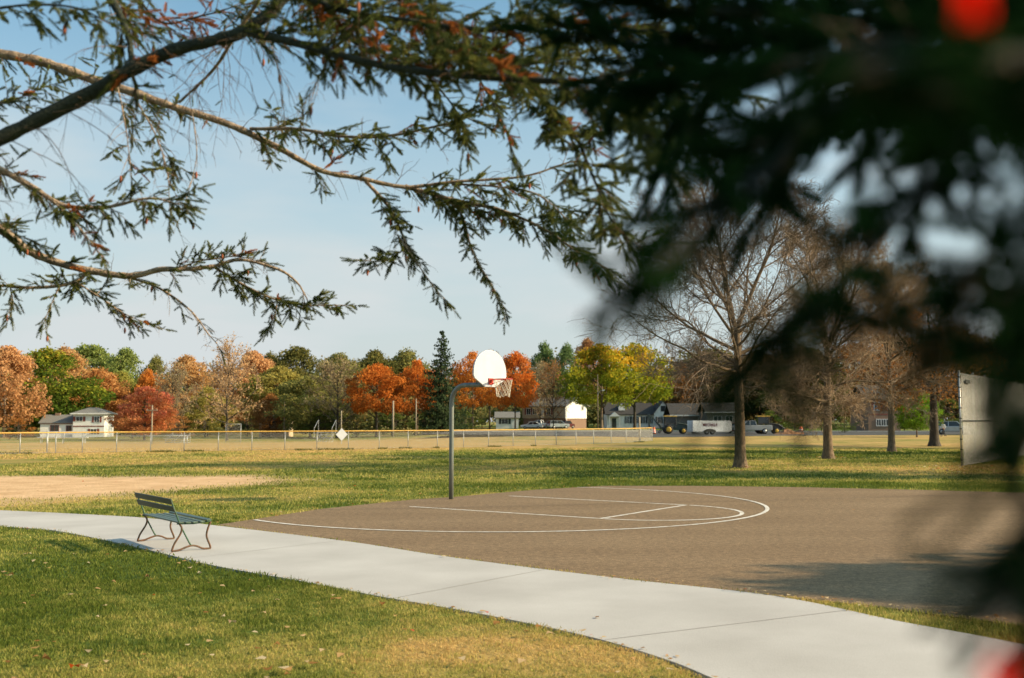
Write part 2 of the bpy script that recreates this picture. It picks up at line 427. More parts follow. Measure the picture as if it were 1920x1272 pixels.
def mat_lawn():
    m, N, L, P = newmat('turf')
    P.inputs['Roughness'].default_value = .95; P.inputs['Specular IOR Level'].default_value = .1
    a = N.new('ShaderNodeAttribute'); a.attribute_name = 'dry'
    b = N.new('ShaderNodeAttribute'); b.attribute_name = 'bare'
    g = N.new('ShaderNodeNewGeometry')
    n = N.new('ShaderNodeTexNoise'); n.inputs['Scale'].default_value = 2.6; n.inputs['Detail'].default_value = 8; n.inputs['Roughness'].default_value = .72
    L.new(g.outputs['Position'], n.inputs['Vector'])
    ad = N.new('ShaderNodeMath'); ad.operation = 'MULTIPLY_ADD'; L.new(n.outputs[0], ad.inputs[0]); ad.inputs[1].default_value = .9; ad.inputs[2].default_value = -.45
    s = N.new('ShaderNodeMath'); s.operation = 'ADD'; s.use_clamp = True; L.new(a.outputs['Fac'], s.inputs[0]); L.new(ad.outputs[0], s.inputs[1])
    r = N.new('ShaderNodeValToRGB'); e = r.color_ramp.elements
    e[0].position = 0; e[0].color = (.055, .085, .014, 1); e[1].position = 1; e[1].color = (.43, .275, .10, 1)
    for p, c in ((.25, (.10, .135, .024)), (.5, (.22, .20, .048)), (.75, (.33, .235, .075))):
        k = e.new(p); k.color = (*c, 1)
    L.new(s.outputs[0], r.inputs[0])
    n2 = N.new('ShaderNodeTexNoise'); n2.inputs['Scale'].default_value = 1.2; n2.inputs['Detail'].default_value = 8
    L.new(g.outputs['Position'], n2.inputs['Vector'])
    r2 = N.new('ShaderNodeValToRGB'); r2.color_ramp.elements[0].position = .3; r2.color_ramp.elements[1].position = .7
    r2.color_ramp.elements[0].color = (.50, .31, .16, 1); r2.color_ramp.elements[1].color = (.66, .44, .26, 1)
    L.new(n2.outputs[0], r2.inputs[0])
    mx = N.new('ShaderNodeMix'); mx.data_type = 'RGBA'; L.new(b.outputs['Fac'], mx.inputs[0]); L.new(r.outputs[0], mx.inputs[6]); L.new(r2.outputs[0], mx.inputs[7])
    L.new(mx.outputs[2], P.inputs['Base Color'])
    n3 = N.new('ShaderNodeTexNoise'); n3.inputs['Scale'].default_value = 9; n3.inputs['Detail'].default_value = 6
    L.new(g.outputs['Position'], n3.inputs['Vector'])
    bp = N.new('ShaderNodeBump'); bp.inputs['Strength'].default_value = .9; bp.inputs['Distance'].default_value = .05
    L.new(n3.outputs[0], bp.inputs['Height']); L.new(bp.outputs[0], P.inputs['Normal'])
    return m


lawn = link('lawn', fast_mesh('lawn', np.stack([fx, fy, gz], -1), GF, {'dry': dry, 'bare': bare}, smooth=True), mat_lawn())
lawn['kind'] = 'structure'


def sheet(name, poly, z, m, thick=0.0):
    mb = MB(); n = len(poly)
    V = [(p[0], p[1], z) for p in poly] + [(p[0], p[1], z - .12) for p in poly]
    F = [tuple(range(n))] + [(i, n + i, n + (i + 1) % n, (i + 1) % n) for i in range(n)]
    mb.add(V, F); o = mb.build(name, m); o['kind'] = 'structure'
    return o


def mat_concrete():
    m, N, L, P = newmat('concrete'); P.inputs['Roughness'].default_value = .85; P.inputs['Specular IOR Level'].default_value = .25
    g = N.new('ShaderNodeNewGeometry')
    n1 = N.new('ShaderNodeTexNoise'); n1.inputs['Scale'].default_value = .7; n1.inputs['Detail'].default_value = 6
    n2 = N.new('ShaderNodeTexNoise'); n2.inputs['Scale'].default_value = 60; n2.inputs['Detail'].default_value = 3
    for n in (n1, n2): L.new(g.outputs['Position'], n.inputs['Vector'])
    r1 = N.new('ShaderNodeValToRGB'); r1.color_ramp.elements[0].position = .3; r1.color_ramp.elements[1].position = .7
    r1.color_ramp.elements[0].color = (.40, .378, .36, 1); r1.color_ramp.elements[1].color = (.50, .478, .46, 1)
    L.new(n1.outputs[0], r1.inputs[0])
    r2 = N.new('ShaderNodeValToRGB'); r2.color_ramp.elements[0].position = .3; r2.color_ramp.elements[1].position = .7
    r2.color_ramp.elements[0].color = (.92, .92, .92, 1); r2.color_ramp.elements[1].color = (1, 1, 1, 1)
    L.new(n2.outputs[0], r2.inputs[0])
    mx = N.new('ShaderNodeMix'); mx.data_type = 'RGBA'; mx.blend_type = 'MULTIPLY'; mx.inputs[0].default_value = 1
    L.new(r1.outputs[0], mx.inputs[6]); L.new(r2.outputs[0], mx.inputs[7]); L.new(mx.outputs[2], P.inputs['Base Color'])
    b = N.new('ShaderNodeBump'); b.inputs['Strength'].default_value = .25; b.inputs['Distance'].default_value = .01
    L.new(n2.outputs[0], b.inputs['Height']); L.new(b.outputs[0], P.inputs['Normal'])
    return m


def mat_asphalt(name, ca, cb, spk):
    m, N, L, P = newmat(name); P.inputs['Roughness'].default_value = .85; P.inputs['Specular IOR Level'].default_value = .25
    g = N.new('ShaderNodeNewGeometry')
    n1 = N.new('ShaderNodeTexNoise'); n1.inputs['Scale'].default_value = .5; n1.inputs['Detail'].default_value = 6
    mp = N.new('ShaderNodeMapping'); mp.inputs['Scale'].default_value = (.5, 1.6, 1); mp.inputs['Rotation'].default_value = (0, 0, .3)
    L.new(g.outputs['Position'], mp.inputs[0]); L.new(mp.outputs[0], n1.inputs['Vector'])
    n2 = N.new('ShaderNodeTexNoise'); n2.inputs['Scale'].default_value = 42; n2.inputs['Detail'].default_value = 5; n2.inputs['Roughness'].default_value = .7
    L.new(g.outputs['Position'], n2.inputs['Vector'])
    r1 = N.new('ShaderNodeValToRGB'); r1.color_ramp.elements[0].position = .3; r1.color_ramp.elements[1].position = .7
    r1.color_ramp.elements[0].color = (*ca, 1); r1.color_ramp.elements[1].color = (*cb, 1)
    L.new(n1.outputs[0], r1.inputs[0])
    r2 = N.new('ShaderNodeValToRGB'); r2.color_ramp.elements[0].position = .35; r2.color_ramp.elements[1].position = .65
    r2.color_ramp.elements[0].color = (spk, spk, spk, 1); r2.color_ramp.elements[1].color = (1.2, 1.2, 1.2, 1)
    L.new(n2.outputs[0], r2.inputs[0])
    mx = N.new('ShaderNodeMix'); mx.data_type = 'RGBA'; mx.blend_type = 'MULTIPLY'; mx.inputs[0].default_value = 1
    L.new(r1.outputs[0], mx.inputs[6]); L.new(r2.outputs[0], mx.inputs[7]); L.new(mx.outputs[2], P.inputs['Base Color'])
    n4 = N.new('ShaderNodeTexNoise'); n4.inputs['Scale'].default_value = 9; n4.inputs['Detail'].default_value = 6; n4.inputs['Roughness'].default_value = .8
    L.new(g.outputs['Position'], n4.inputs['Vector'])
    r4 = N.new('ShaderNodeValToRGB'); r4.color_ramp.elements[0].position = .36; r4.color_ramp.elements[1].position = .64
    r4.color_ramp.elements[0].color = (.62, .62, .62, 1); r4.color_ramp.elements[1].color = (1.32, 1.32, 1.32, 1); L.new(n4.outputs[0], r4.inputs[0])
    mx2 = N.new('ShaderNodeMix'); mx2.data_type = 'RGBA'; mx2.blend_type = 'MULTIPLY'; mx2.inputs[0].default_value = 1
    L.new(mx.outputs[2], mx2.inputs[6]); L.new(r4.outputs[0], mx2.inputs[7]); L.new(mx2.outputs[2], P.inputs['Base Color'])
    b = N.new('ShaderNodeBump'); b.inputs['Strength'].default_value = .6; b.inputs['Distance'].default_value = .012
    L.new(n2.outputs[0], b.inputs['Height']); L.new(b.outputs[0], P.inputs['Normal'])
    return m


path = sheet('path', PATH_POLY, .012, mat_concrete())
M['asphalt'] = mat_asphalt('asphalt', (.215, .140, .076), (.265, .178, .10), .5)
court = sheet('court', COURT_POLY, .004, M['asphalt'])
# joints cut across the path, one thin line: darker sheets just above the slab
jm = mat('joint', (.41, .38, .35), (.46, .43, .40), 5, .9)
mb = MB()
arc = np.cumsum(np.r_[0, np.hypot(*np.diff(up, axis=0).T)])
for k, s in enumerate(np.arange(3.5, arc[-1] - 2, 4.4)):
    i = int(np.searchsorted(arc, s)); t = up[min(i + 1, len(up) - 1)] - up[i - 1]; t /= np.hypot(*t)
    p = up[i]; n = np.array([t[1], -t[0]])
    j = np.argmin(np.abs((lo - p) @ t) + .05 * np.hypot(*(lo - p).T)); q_ = lo[j]
    d = (q_ - p); d /= np.hypot(*d); e = np.array([-d[1], d[0]]) * .007
    mb.add([(*(p + d * .02 - e), .0165), (*(p + d * .02 + e), .0165), (*(q_ - d * .02 + e), .0165), (*(q_ - d * .02 - e), .0165)], [(0, 1, 2, 3)])
jo = mb.build('path_joints', jm); jo['kind'] = 'structure'


def ribbon(mb, pts, wd, z):
    P = np.asarray(pts, float)[:, :2]; T = np.gradient(P, axis=0); T /= np.hypot(*T.T)[:, None]
    Nn = np.stack([-T[:, 1], T[:, 0]], -1) * wd / 2
    n = len(P); V = [(*p, z) for p in P + Nn] + [(*p, z) for p in P - Nn]
    mb.add(V, [(i, i + 1, n + i + 1, n + i) for i in range(n - 1)])


# court lines
AX = np.array([.825, -.565]); PX = np.array([.565, .825])
POLE = np.array(gnd(846, 936.5)[:2])
BASE = np.array([-1.25, 25.45]); FT = np.array([2.93, 22.55]); HOOP = np.array([-.35, 24.65])
AX = (FT - BASE) / np.hypot(*(FT - BASE)); PX = np.array([-AX[1], AX[0]])
line_mat = mat('court_paint', (.76, .73, .68), (.46, .40, .33), 9, .7, detail=10)
mb = MB(); wl = .09
b1, b2 = BASE - PX * 2.0, BASE + PX * 2.0; f1, f2 = FT - PX * 2.0, FT + PX * 2.0
ribbon(mb, [b1 + AX * .05, f1 - AX * .05], wl, .0085); ribbon(mb, [b2 + AX * .05, f2 - AX * .05], wl, .0085)
ribbon(mb, [f1 - PX * .03, f2 + PX * .03], wl, .0085)
aa = np.linspace(-math.pi / 2 + .03, math.pi / 2 - .03, 40)
ribbon(mb, [FT + AX * 2.0 * math.cos(t) + PX * 2.0 * math.sin(t) + AX * .04 for t in aa], wl, .0085)
aa = np.linspace(-1.9, 1.9, 120)
pts = np.array([HOOP + AX * 6.25 * math.cos(t) + PX * 6.25 * math.sin(t) for t in aa])
keep = inpoly(pts[:, 0], pts[:, 1], COURT_POLY); pts = pts[keep]
ribbon(mb, pts, wl, .0125)
o = mb.build('court_lines', line_mat); o['kind'] = 'structure'
# long thin dark line across the court
cm = mat('dark_line', (.07, .05, .038), (.10, .07, .05), 9, .9)
mb = MB(); cp = [gnd(x, y)[:2] for x, y in ((560, 957), (674, 956), (860, 953), (1100, 947), (1300, 942), (1449, 939), (1700, 932), (1930, 927))]
cp = catmull(cp, 12); cp = cp + .03 * (rng.random(cp.shape) - .5)
ribbon(mb, cp, .035, .0165); o = mb.build('court_dark_line', cm); o['kind'] = 'structure'
# far street
M['road'] = mat_asphalt('road_asphalt', (.055, .052, .05), (.08, .075, .07), .7)
rp_ = [gnd(790, 813.5), gnd(1225, 820.5), gnd(1500, 817), gnd(1920, 815.5), gnd(2600, 814), gnd(2600, 809.8), gnd(1920, 810), gnd(1500, 810), gnd(1225, 809), gnd(850, 810)]
sheet('street', [(p[0], p[1]) for p in rp_], .03, M['road'])
mb = MB(); kp = [np.array(p[:2]) for p in rp_[5:]]
for a, b in zip(kp[:-1], kp[1:]):
    d = (b - a) / np.hypot(*(b - a)); n = np.array([d[1], -d[0]])
    if n[1] < 0: n = -n
    c = [a, b, b + n * .3, a + n * .3]
    mb.add([(*p, .0) for p in c] + [(*p, .17) for p in c], [(4, 5, 6, 7), (0, 1, 5, 4), (1, 2, 6, 5), (2, 3, 7, 6), (3, 0, 4, 7)])
o = mb.build('street_kerb', M['galv']); o.data.materials[0] = mat('kerb', (.42, .40, .37), None, 3, .9); o['kind'] = 'structure'

# ------------------------------------------------------------------ grass blades (stuff)
def blades(name, X0, X1, Y0, Y1, dens, hgt, wid, seed, clip_frame=True, lean=.6):
    r = np.random.default_rng(seed)
    n = int((X1 - X0) * (Y1 - Y0) * dens)
    x = r.uniform(X0, X1, n); y = r.uniform(Y0, Y1, n)
    k = np.ones(n, bool)
    if clip_frame: k &= np.abs(x) < y * .52 + .8
    jx, jy = x + r.normal(0, .035, n), y + r.normal(0, .035, n) + .12 * (fbm(x * 2.2, y * 2.2, 91) - .5)
    k &= ~inpoly(jx, jy, PATH_POLY) & ~inpoly(jx, jy, COURT_POLY)
    x, y = x[k], y[k]
    dr, ba = lawn_attr(x, y)
    dens_n = fbm(x * 1.7, y * 1.7, 77)
    k = (r.random(len(x)) > np.minimum(1, ba * 1.06)) & (r.random(len(x)) < .55 + .7 * dens_n)
    x, y, dr = x[k], y[k], dr[k]; n = len(x)
    h = hgt * r.uniform(.45, 1.25, n) * (1.15 - .5 * dr) * (.45 + 1.25 * fbm(x * 5.5, y * 5.5, 61) ** 1.3); wd = wid * r.uniform(.7, 1.3, n)
    az = r.uniform(0, 2 * np.pi, n); la = r.uniform(0, 2 * np.pi, n); le = lean * h * r.uniform(.1, 1.3, n)
    z = terrain(x, y) - .004
    B = np.stack([x, y, z], -1); W = np.stack([np.cos(az), np.sin(az), 0 * az], -1) * (wd / 2)[:, None]
    Ln = np.stack([np.cos(la), np.sin(la), 0 * la], -1)
    mid = B + Ln * (le * .35)[:, None] + np.stack([0 * h, 0 * h, h * .6], -1)
    tip = B + Ln * le[:, None] + np.stack([0 * h, 0 * h, h], -1)
    V = np.stack([B - W, B + W, mid + W * .8, tip, mid - W * .8], 1).reshape(-1, 3)
    i = np.arange(n)[:, None] * 5
    F = np.concatenate([i + np.array([[0, 1, 2, 4]])], 0); F2 = i + np.array([[4, 2, 3, 3]])
    tone = np.clip(dr + .55 * (r.random(n) - .5) + .5 * (fbm(x * .9, y * .9, 5) - .5) + .55 * (fbm(x * 6, y * 6, 44, 2) - .5), 0, 1)
    # quads for the lower half; the tip as a degenerate-free triangle mesh is built separately
    T = np.concatenate([i + np.array([[0, 1, 2]]), i + np.array([[0, 2, 4]]), i + np.array([[4, 2, 3]])], 0)
    me = fast_mesh(name, V, T, {'tone': np.repeat(tone, 5)})
    return link(name, me)


GRASS = leafmat('grass_blades', [(0, (.115, .15, .026)), (.25, (.225, .24, .055)), (.5, (.40, .365, .10)), (.78, (.53, .40, .14)), (1, (.62, .42, .17))], .45)
for nm, args in (('grass', (-9, 3.5, 6.5, 13, 3600, .036, .0075, 1)), ('grass', (-12, 5.5, 13, 22, 1100, .038, .012, 2)),
                 ('grass', (-14, 16, 20, 34, 330, .055, .02, 3)), ('grass', (-22, 26, 34, 52, 110, .07, .035, 4)),
                 ('grass', (2.2, 8.5, 8.0, 12.5, 2200, .05, .008, 6)), ('grass', (-32, 34, 52, 72, 45, .08, .06, 8))):
    o = blades(nm, *args); o.data.materials.append(GRASS); o['kind'] = 'stuff'
# weeds left standing along the foot of the outfield fence
r = np.random.default_rng(12); wx = []; 
for a_, b_, y_ in ((-10, 60, 851.5), (275, 330, 848), (345, 382, 847), (552, 585, 844.5), (596, 664, 843.6), (708, 726, 842.2), (748, 772, 841.2), (812, 824, 840.5), (915, 940, 838.2), (996, 1006, 836.5), (1188, 1208, 829.5)):
    k = int((b_ - a_) * 7); xx = r.uniform(a_, b_, k); 
    for x_ in xx: q_ = gnd(x_, y_ + r.normal(0, .4)); wx.append((q_.x, q_.y))
wx = np.array(wx); n = len(wx); h = .13 * r.uniform(.2, 1.3, n); az = r.uniform(0, 6.28, n)
B = np.c_[wx, terrain(wx[:, 0], wx[:, 1])]; W_ = np.stack([np.cos(az), np.sin(az), 0 * az], -1) * .02; tp_ = B + np.c_[r.normal(0, .08, (n, 2)), h]
o = link('weeds', fast_mesh('weeds', np.stack([B - W_, B + W_, tp_], 1).reshape(-1, 3), np.arange(n)[:, None] * 3 + np.arange(3)[None], {'tone': np.repeat(r.random(n) * .6, 3)}), leafmat('weed_blades', [(0, (.07, .09, .02)), (.5, (.15, .14, .035)), (1, (.30, .19, .06))], .3)); o['kind'] = 'stuff'
# fallen leaves
r = np.random.default_rng(11)
def litter(X0, X1, Y0, Y1, n, size, cond=None):
    x = r.uniform(X0, X1, n); y = r.uniform(Y0, Y1, n)
    k = np.abs(x) < y * .53 + .5
    return np.stack([x[k], y[k], np.full(k.sum(), size)], -1)
LP = np.concatenate([litter(-8, 3, 7, 16, 260, .07), litter(-5, -1.5, 7.4, 9.2, 45, .08), litter(16, 24, 37, 44, 500, .11), litter(-14, 8, 18, 34, 260, .07), litter(-10, 12, 9, 26, 16, .05)])
e_ = [COURT_POLY[i] + (COURT_POLY[i + 1] - COURT_POLY[i]) * t for i in (0, 1, 2, 3, 4, 16, 15, 14) for t in r.random(26)]
e_ = np.array(e_) + r.normal(0, .10, (len(e_), 2)); LP = np.concatenate([LP, np.c_[e_, np.full(len(e_), .045)]])
e2 = lo[r.integers(8, len(lo) - 8, 90)] + r.normal(0, .12, (90, 2)); LP = np.concatenate([LP, np.c_[e2, np.full(90, .045)]])
tb = [(gnd(1388, 877), 90), (gnd(1553, 860), 70), (gnd(1672, 847), 60), (gnd(1752, 837), 60)]
for p, n in tb:
    a = r.uniform(0, 6.28, n); d = np.abs(r.normal(0, .7, n)) + .25
    LP = np.concatenate([LP, np.c_[p.x + d * np.cos(a), p.y + d * np.sin(a), np.full(n, .09)]])
on_hard = inpoly(LP[:, 0], LP[:, 1], PATH_POLY) | inpoly(LP[:, 0], LP[:, 1], COURT_POLY)
edge_d = np.minimum(polydist(LP[:, 0], LP[:, 1], PATH_POLY), polydist(LP[:, 0], LP[:, 1], COURT_POLY))
LP = LP[~on_hard | (edge_d < .12) | (r.random(len(LP)) < .05)]
nl = len(LP); on_hard = inpoly(LP[:, 0], LP[:, 1], PATH_POLY) | inpoly(LP[:, 0], LP[:, 1], COURT_POLY)
zz = np.where(on_hard, .022, .034 + .02 * r.random(nl))
a = r.uniform(0, 6.28, nl); sc = LP[:, 2] * r.uniform(.6, 1.4, nl)
shape = np.array([(-.5, 0), (-.2, -.32), (.1, -.22), (.5, 0), (.12, .25), (-.22, .34)])
Vx = LP[:, 0, None] + sc[:, None] * (shape[None, :, 0] * np.cos(a)[:, None] - shape[None, :, 1] * np.sin(a)[:, None])
Vy = LP[:, 1, None] + sc[:, None] * (shape[None, :, 0] * np.sin(a)[:, None] + shape[None, :, 1] * np.cos(a)[:, None])
tl = r.normal(0, .5, (nl, 2))
Vz = zz[:, None] + sc[:, None] * np.abs(shape[None, :, 0] * tl[:, :1] + shape[None, :, 1] * tl[:, 1:]) * np.where(on_hard, .4, 1)[:, None]
o = link('fallen_leaves', fast_mesh('fallen_leaves', np.stack([Vx, Vy, Vz], -1).reshape(-1, 3), np.arange(nl)[:, None] * 6 + np.arange(6)[None],
         {'tone': np.repeat(r.random(nl), 6)}), leafmat('litter', [(0, (.22, .11, .04)), (.3, (.44, .23, .08)), (.5, (.55, .36, .17)), (.92, (.66, .54, .36)), (.96, (.6, .07, .02)), (1, (.6, .14, .02))], .3))
o['kind'] = 'stuff'
# little mounds of straw and weeds along the fence foot
# ------------------------------------------------------------------ basketball hoop
t = thing('basketball_hoop', 'grey gooseneck basketball hoop with white fan backboard at the court edge', 'basketball hoop', (POLE[0], POLE[1], 0), math.atan2(AX[1], AX[0]))
mb = MB()
prof = [(0, 0, -.1), (0, 0, 1.2), (0, 0, 2.42)] + [(.42 - .42 * math.cos(a), 0, 2.44 + .42 * math.sin(a)) for a in np.linspace(0.05, math.pi / 2, 9)] + [(.8, 0, 2.86), (1.08, 0, 2.86)]
mb.tube(prof, .059, 16).build('pole', M['galv_pole'], t, True)
mb = MB(); mb.tube([(1.0, 0, 2.86), (1.15, 0, 2.95), (1.17, 0, 3.0)], .03, 8); mb.tube([(.75, 0, 2.86), (1.15, .3, 3.25)], .018, 8); mb.tube([(.75, 0, 2.86), (1.15, -.3, 3.25)], .018, 8)
mb.box(1.08, 1.165, -.1, .1, 2.8, 3.05)
mb.build('bracket', M['galv_pole'], t)
# fan board: flat bottom, sloping lower sides, round top
W2 = .69; Z0 = 2.80
fan = [(-.22, 0), (.22, 0), (W2 - .05, .20), (W2, .28)]
for a in np.linspace(.12, math.pi - .12, 22): fan.append((W2 * math.cos(a) * (1.0 if True else 1), .34 + .58 * math.sin(a)))
fan += [(-W2, .28), (-W2 + .05, .20)]
bd = MB().prism([(y, z + Z0) for y, z in fan], 1.17, 1.215, 'x').build('backboard', M['white_board'], t, bevel=.012)
mb = MB(); rz_ = 2.985; rr = .229; rc = 1.215 + .15 + rr
ring = [(rc + rr * math.cos(a), rr * math.sin(a), rz_) for a in np.linspace(0, 2 * math.pi, 33)]
mb.tube(ring, .011, 8)
mb.box(1.2155, 1.245, -.09, .09, rz_ - .12, rz_ + .03); mb.box(1.245, rc - rr + .02, -.05, .05, rz_ - .012, rz_ + .004)
mb.tube([(1.24, .06, rz_ - .1), (rc - .1, rr * .9, rz_)], .009, 6); mb.tube([(1.24, -.06, rz_ - .1), (rc - .1, -rr * .9, rz_)], .009, 6)
rim = mb.build('rim', M['red_rim'], t)
tb_ = Tubes(); K = 12
for k in range(K):
    for sgn in (1, -1):
        pts = []
        for s in np.linspace(0, 1, 9):
            a = 2 * math.pi * (k + sgn * s * 2.0) / K; rad = rr * (1 - .42 * s + .12 * s * s); 
            pts.append((rc + rad * math.cos(a), rad * math.sin(a), rz_ - .01 - .42 * s - (.02 * math.sin(a * 3) * s)))
        tb_.add(pts, .0055, 4)
link('net', tb_.mesh('net'), M['net'], t)

# ------------------------------------------------------------------ bench
LR, LF, RR, RF = gnd(261.5, 1018), gnd(322.5, 1012), gnd(325.7, 1037.7), gnd(390.4, 1030.8)
ctr = (LR + LF + RR + RF) / 4
ld = ((RR - LR) + (RF - LF)).normalized()
bl = ((RR - LR).length + (RF - LF).length) / 2
fd = Vector((-ld.y, ld.x, 0)); bw = .60
t = thing('park_bench', 'old green slatted park bench with rusty curled legs on the concrete path', 'bench', (ctr.x, ctr.y, .012), math.atan2(ld.y, ld.x))
for sx in (-bl / 2, bl / 2):
    fr = MB(); u = lambda a, z: (sx, a - bw / 2, z)
    r_ = .015
    fr.tube(catmull([u(*p) for p in ((.10, .425), (.145, .35), (.125, .255), (.04, .12), (.0, .012))], 5), r_, 8)
    fr.tube(catmull([u(*p) for p in ((.595, .425), (.55, .31), (.535, .2), (.59, .06), (.60, .012))], 5), r_, 8)
    fr.tube(catmull([u(*p) for p in ((0, .012), (.11, .02), (.20, .05), (.30, .075), (.39, .06), (.48, .02), (.60, .012))], 4), r_, 8)
    fr.build('leg_frame', M['bench_rust'], t, True)
    b2_ = MB(); b2_.tube(catmull([u(*p) for p in ((-.03, .79), (.0, .70), (.058, .553), (.128, .386), (.256, .14), (.30, .075))], 5), .012, 8)
    b2_.tube([u(.07, .415), u(.33, .405), u(.60, .43)], .011, 8)
    b2_.build('back_strut', M['bench_green'], t, True)
def slat(u0, z0, u1, z1, th, nm):
    d = np.array([u1 - u0, z1 - z0]); d /= np.hypot(*d); n = np.array([-d[1], d[0]]) * th
    prof = [(u0 - bw / 2, z0), (u1 - bw / 2, z1), (u1 - bw / 2 + n[0], z1 + n[1]), (u0 - bw / 2 + n[0], z0 + n[1])]
    MB().prism(prof, -bl / 2 - .05, bl / 2 + .05, 'x').build(nm, M['bench_back' if nm == 'back_slat' else 'bench_slat'], t, bevel=.006)
for k in range(5):
    a = .085 + k * .108; z = .426 - .012 * math.sin((k + .5) / 5 * math.pi) + (.01 if k == 4 else 0)
    slat(a, z, a + .075, z + (.012 if k == 4 else 0), .024, 'seat_slat')
slat(-.012, .715, -.038, .80, .022, 'back_slat')
slat(.032, .605, .0, .685, .022, 'back_slat')

# ------------------------------------------------------------------ fences
def mesh_panel(tubes, A, B, z0, z1, step, rad):
    """chain link between two posts: wires on both diagonals"""
    A = np.array(A, float); B = np.array(B, float); Ld = np.hypot(*(B - A)[:2]); H = z1 - z0
    def P(s, z): q = A + (B - A) * (s / Ld); return (q[0], q[1], q[2] + z0 + z)
    for k in np.arange(-H, Ld, step):
        s0, s1 = max(k, 0), min(k + H, Ld)
        if s1 - s0 < .02: continue
        tubes.add([P(s0, s0 - k), P(s1, s1 - k)], rad, 3)
        tubes.add([P(Ld - s0, s0 - k), P(Ld - s1, s1 - k)], rad, 3)


fpx = [(-95, 855.5), (-30, 853.5), (37, 852), (104, 850.5), (154, 849.5), (218, 848.5), (282, 847.5), (345, 846.8), (409, 846), (472, 845.2), (534, 844.5), (594, 843.8), (653, 843), (711, 842), (765, 841), (820, 840), (869, 839), (916, 838), (962, 837), (1004, 836), (1043, 835), (1080, 834), (1113, 833), (1146, 832), (1174, 830.8), (1201, 829), (1223, 827)]
fp = [gnd(*p) for p in fpx]
t = thing('outfield_fence', 'long low chain-link outfield fence with a yellow top cap across the ballfield', 'fence')
FH = 1.2
for p in fp:
    mb = MB(); mb.tube([(p.x, p.y, -.1), (p.x, p.y, FH)], .03, 8); mb.lathe([(.036, FH - .005), (.036, FH + .02), (.01, FH + .045)], (p.x, p.y, 0), n=8)
    mb.build('post', M['galv'], t, True)
mb = MB(); mb.tube([(p.x, p.y, FH + .03) for p in fp], .038, 10); mb.build('yellow_top_cap', M['yellow_cap'], t, True)
tt = Tubes()
for a, b in zip(fp[:-1], fp[1:]):
    off = Vector((.035, -.035, 0)); mesh_panel(tt, a + off, b + off, .04, FH - .03, .085, .0032)
link('chain_link_mesh', tt.mesh('chain_link_mesh', False), M['wire'], t)
mb = MB(); mb.tube([(p.x, p.y - .03, .05) for p in fp], .006, 4); mb.build('tension_wire', M['galv'], t)
# tall thin post beside the fence at left, wooden post at right end
p = gnd(88, 849); mb = MB(); mb.tube([(p.x, p.y, -.1), (p.x, p.y, 1.28)], .045, 8); mb.lathe([(.05, 1.28), (.05, 1.31), (.01, 1.34)], (p.x, p.y, 0), n=8)
tag(mb.build('gate_post', M['galv'], None, True), 'thick grey gate post standing at the left part of the low outfield fence', 'post')
p = gnd(1200, 826.5); mb = MB(); z1 = at(1200, 783, p.y).z; mb.tube([(p.x, p.y + .3, -.1), (p.x, p.y + .3, z1)], .085, 10); mb.lathe([(.088, z1 - .01), (.07, z1 + .03), (.02, z1 + .05)], (p.x, p.y + .3, 0), n=10)
tag(mb.build('wooden_post', M['pale_pole'], None, True), 'pale wooden post taller than the fence near its right end', 'post')

# tall chain-link backstop on the right
pa = gnd(1804, 875)
dirb = Vector((5.9, 8.5, 0)).normalized()
t = thing('backstop_fence', 'tall silver chain-link backstop panel standing on dry grass at right', 'fence', (0, 0, 0))
BH = at(1797, 697, pa.y).z
bp_ = [pa + dirb * (2.9 * k) for k in range(7)]
for p in bp_:
    mb = MB(); mb.tube([(p.x, p.y, -.1), (p.x, p.y, BH)], .045, 10); mb.lathe([(.052, BH - .01), (.052, BH + .03), (.02, BH + .06)], (p.x, p.y, 0), n=10)
    mb.build('post', M['galv'], t, True)
for nm, z, rd in (('top_rail', BH - .08, .03), ('middle_rail', 1.95, .024), ('bottom_rail', .06, .022)):
    mb = MB(); ro = Vector((.082, -.057, 0)) * (1.25 if nm == 'middle_rail' else 0); mb.tube([(bp_[0].x + ro.x, bp_[0].y + ro.y, z), (bp_[-1].x + ro.x, bp_[-1].y + ro.y, z)], rd, 8); mb.build(nm, M['machine_black' if nm == 'middle_rail' else 'galv'], t, True)
tt = Tubes()
for a, b in zip(bp_[:-1], bp_[1:]):
    off = Vector((.06, -.042, 0)); mesh_panel(tt, a + off, b + off, .05, BH - .06, .10, .0066)
link('chain_link_mesh', tt.mesh('chain_link_mesh', False), mat('wire_pale', (.50, .475, .43), (.38, .36, .33), 6, .6), t)
q_ = bp_[0] + dirb * 1.0; mb = MB(); nrm = Vector((dirb.y, -dirb.x, 0))
A = at(1811, 712, (bp_[0] + dirb * .55).y); c0 = bp_[0] + dirb * .55 + nrm * .13; c1 = bp_[0] + dirb * 1.5 + nrm * .13
zt = BH - .32; zb = BH - .48
V = []
for c in (c0, c1):
    for o_ in (0, .03):
        for z in (zb, zt): V.append((c.x + nrm.x * o_, c.y + nrm.y * o_, z))
mb.add(V, [(0, 1, 5, 4), (2, 6, 7, 3), (0, 2, 3, 1), (4, 5, 7, 6), (1, 3, 7, 5), (0, 4, 6, 2)])
mb.build('dark_plate', M['machine_black'], t, bevel=.005)
for z in np.linspace(.25, BH - .25, 9):
    MB().lathe([(.05, z), (.056, z + .01), (.056, z + .035), (.05, z + .045)], (bp_[0].x, bp_[0].y, 0), n=10).build('tension_band', M['machine_black'], t)

# ------------------------------------------------------------------ trees in the park (bare)
def perp(d, az):
    d = Vector(d).normalized(); r0 = Vector((0, 0, 1)) if abs(d.z) < .9 else Vector((1, 0, 0))
    a = d.cross(r0).normalized(); b = d.cross(a)
    return a * math.cos(az) + b * math.sin(az)


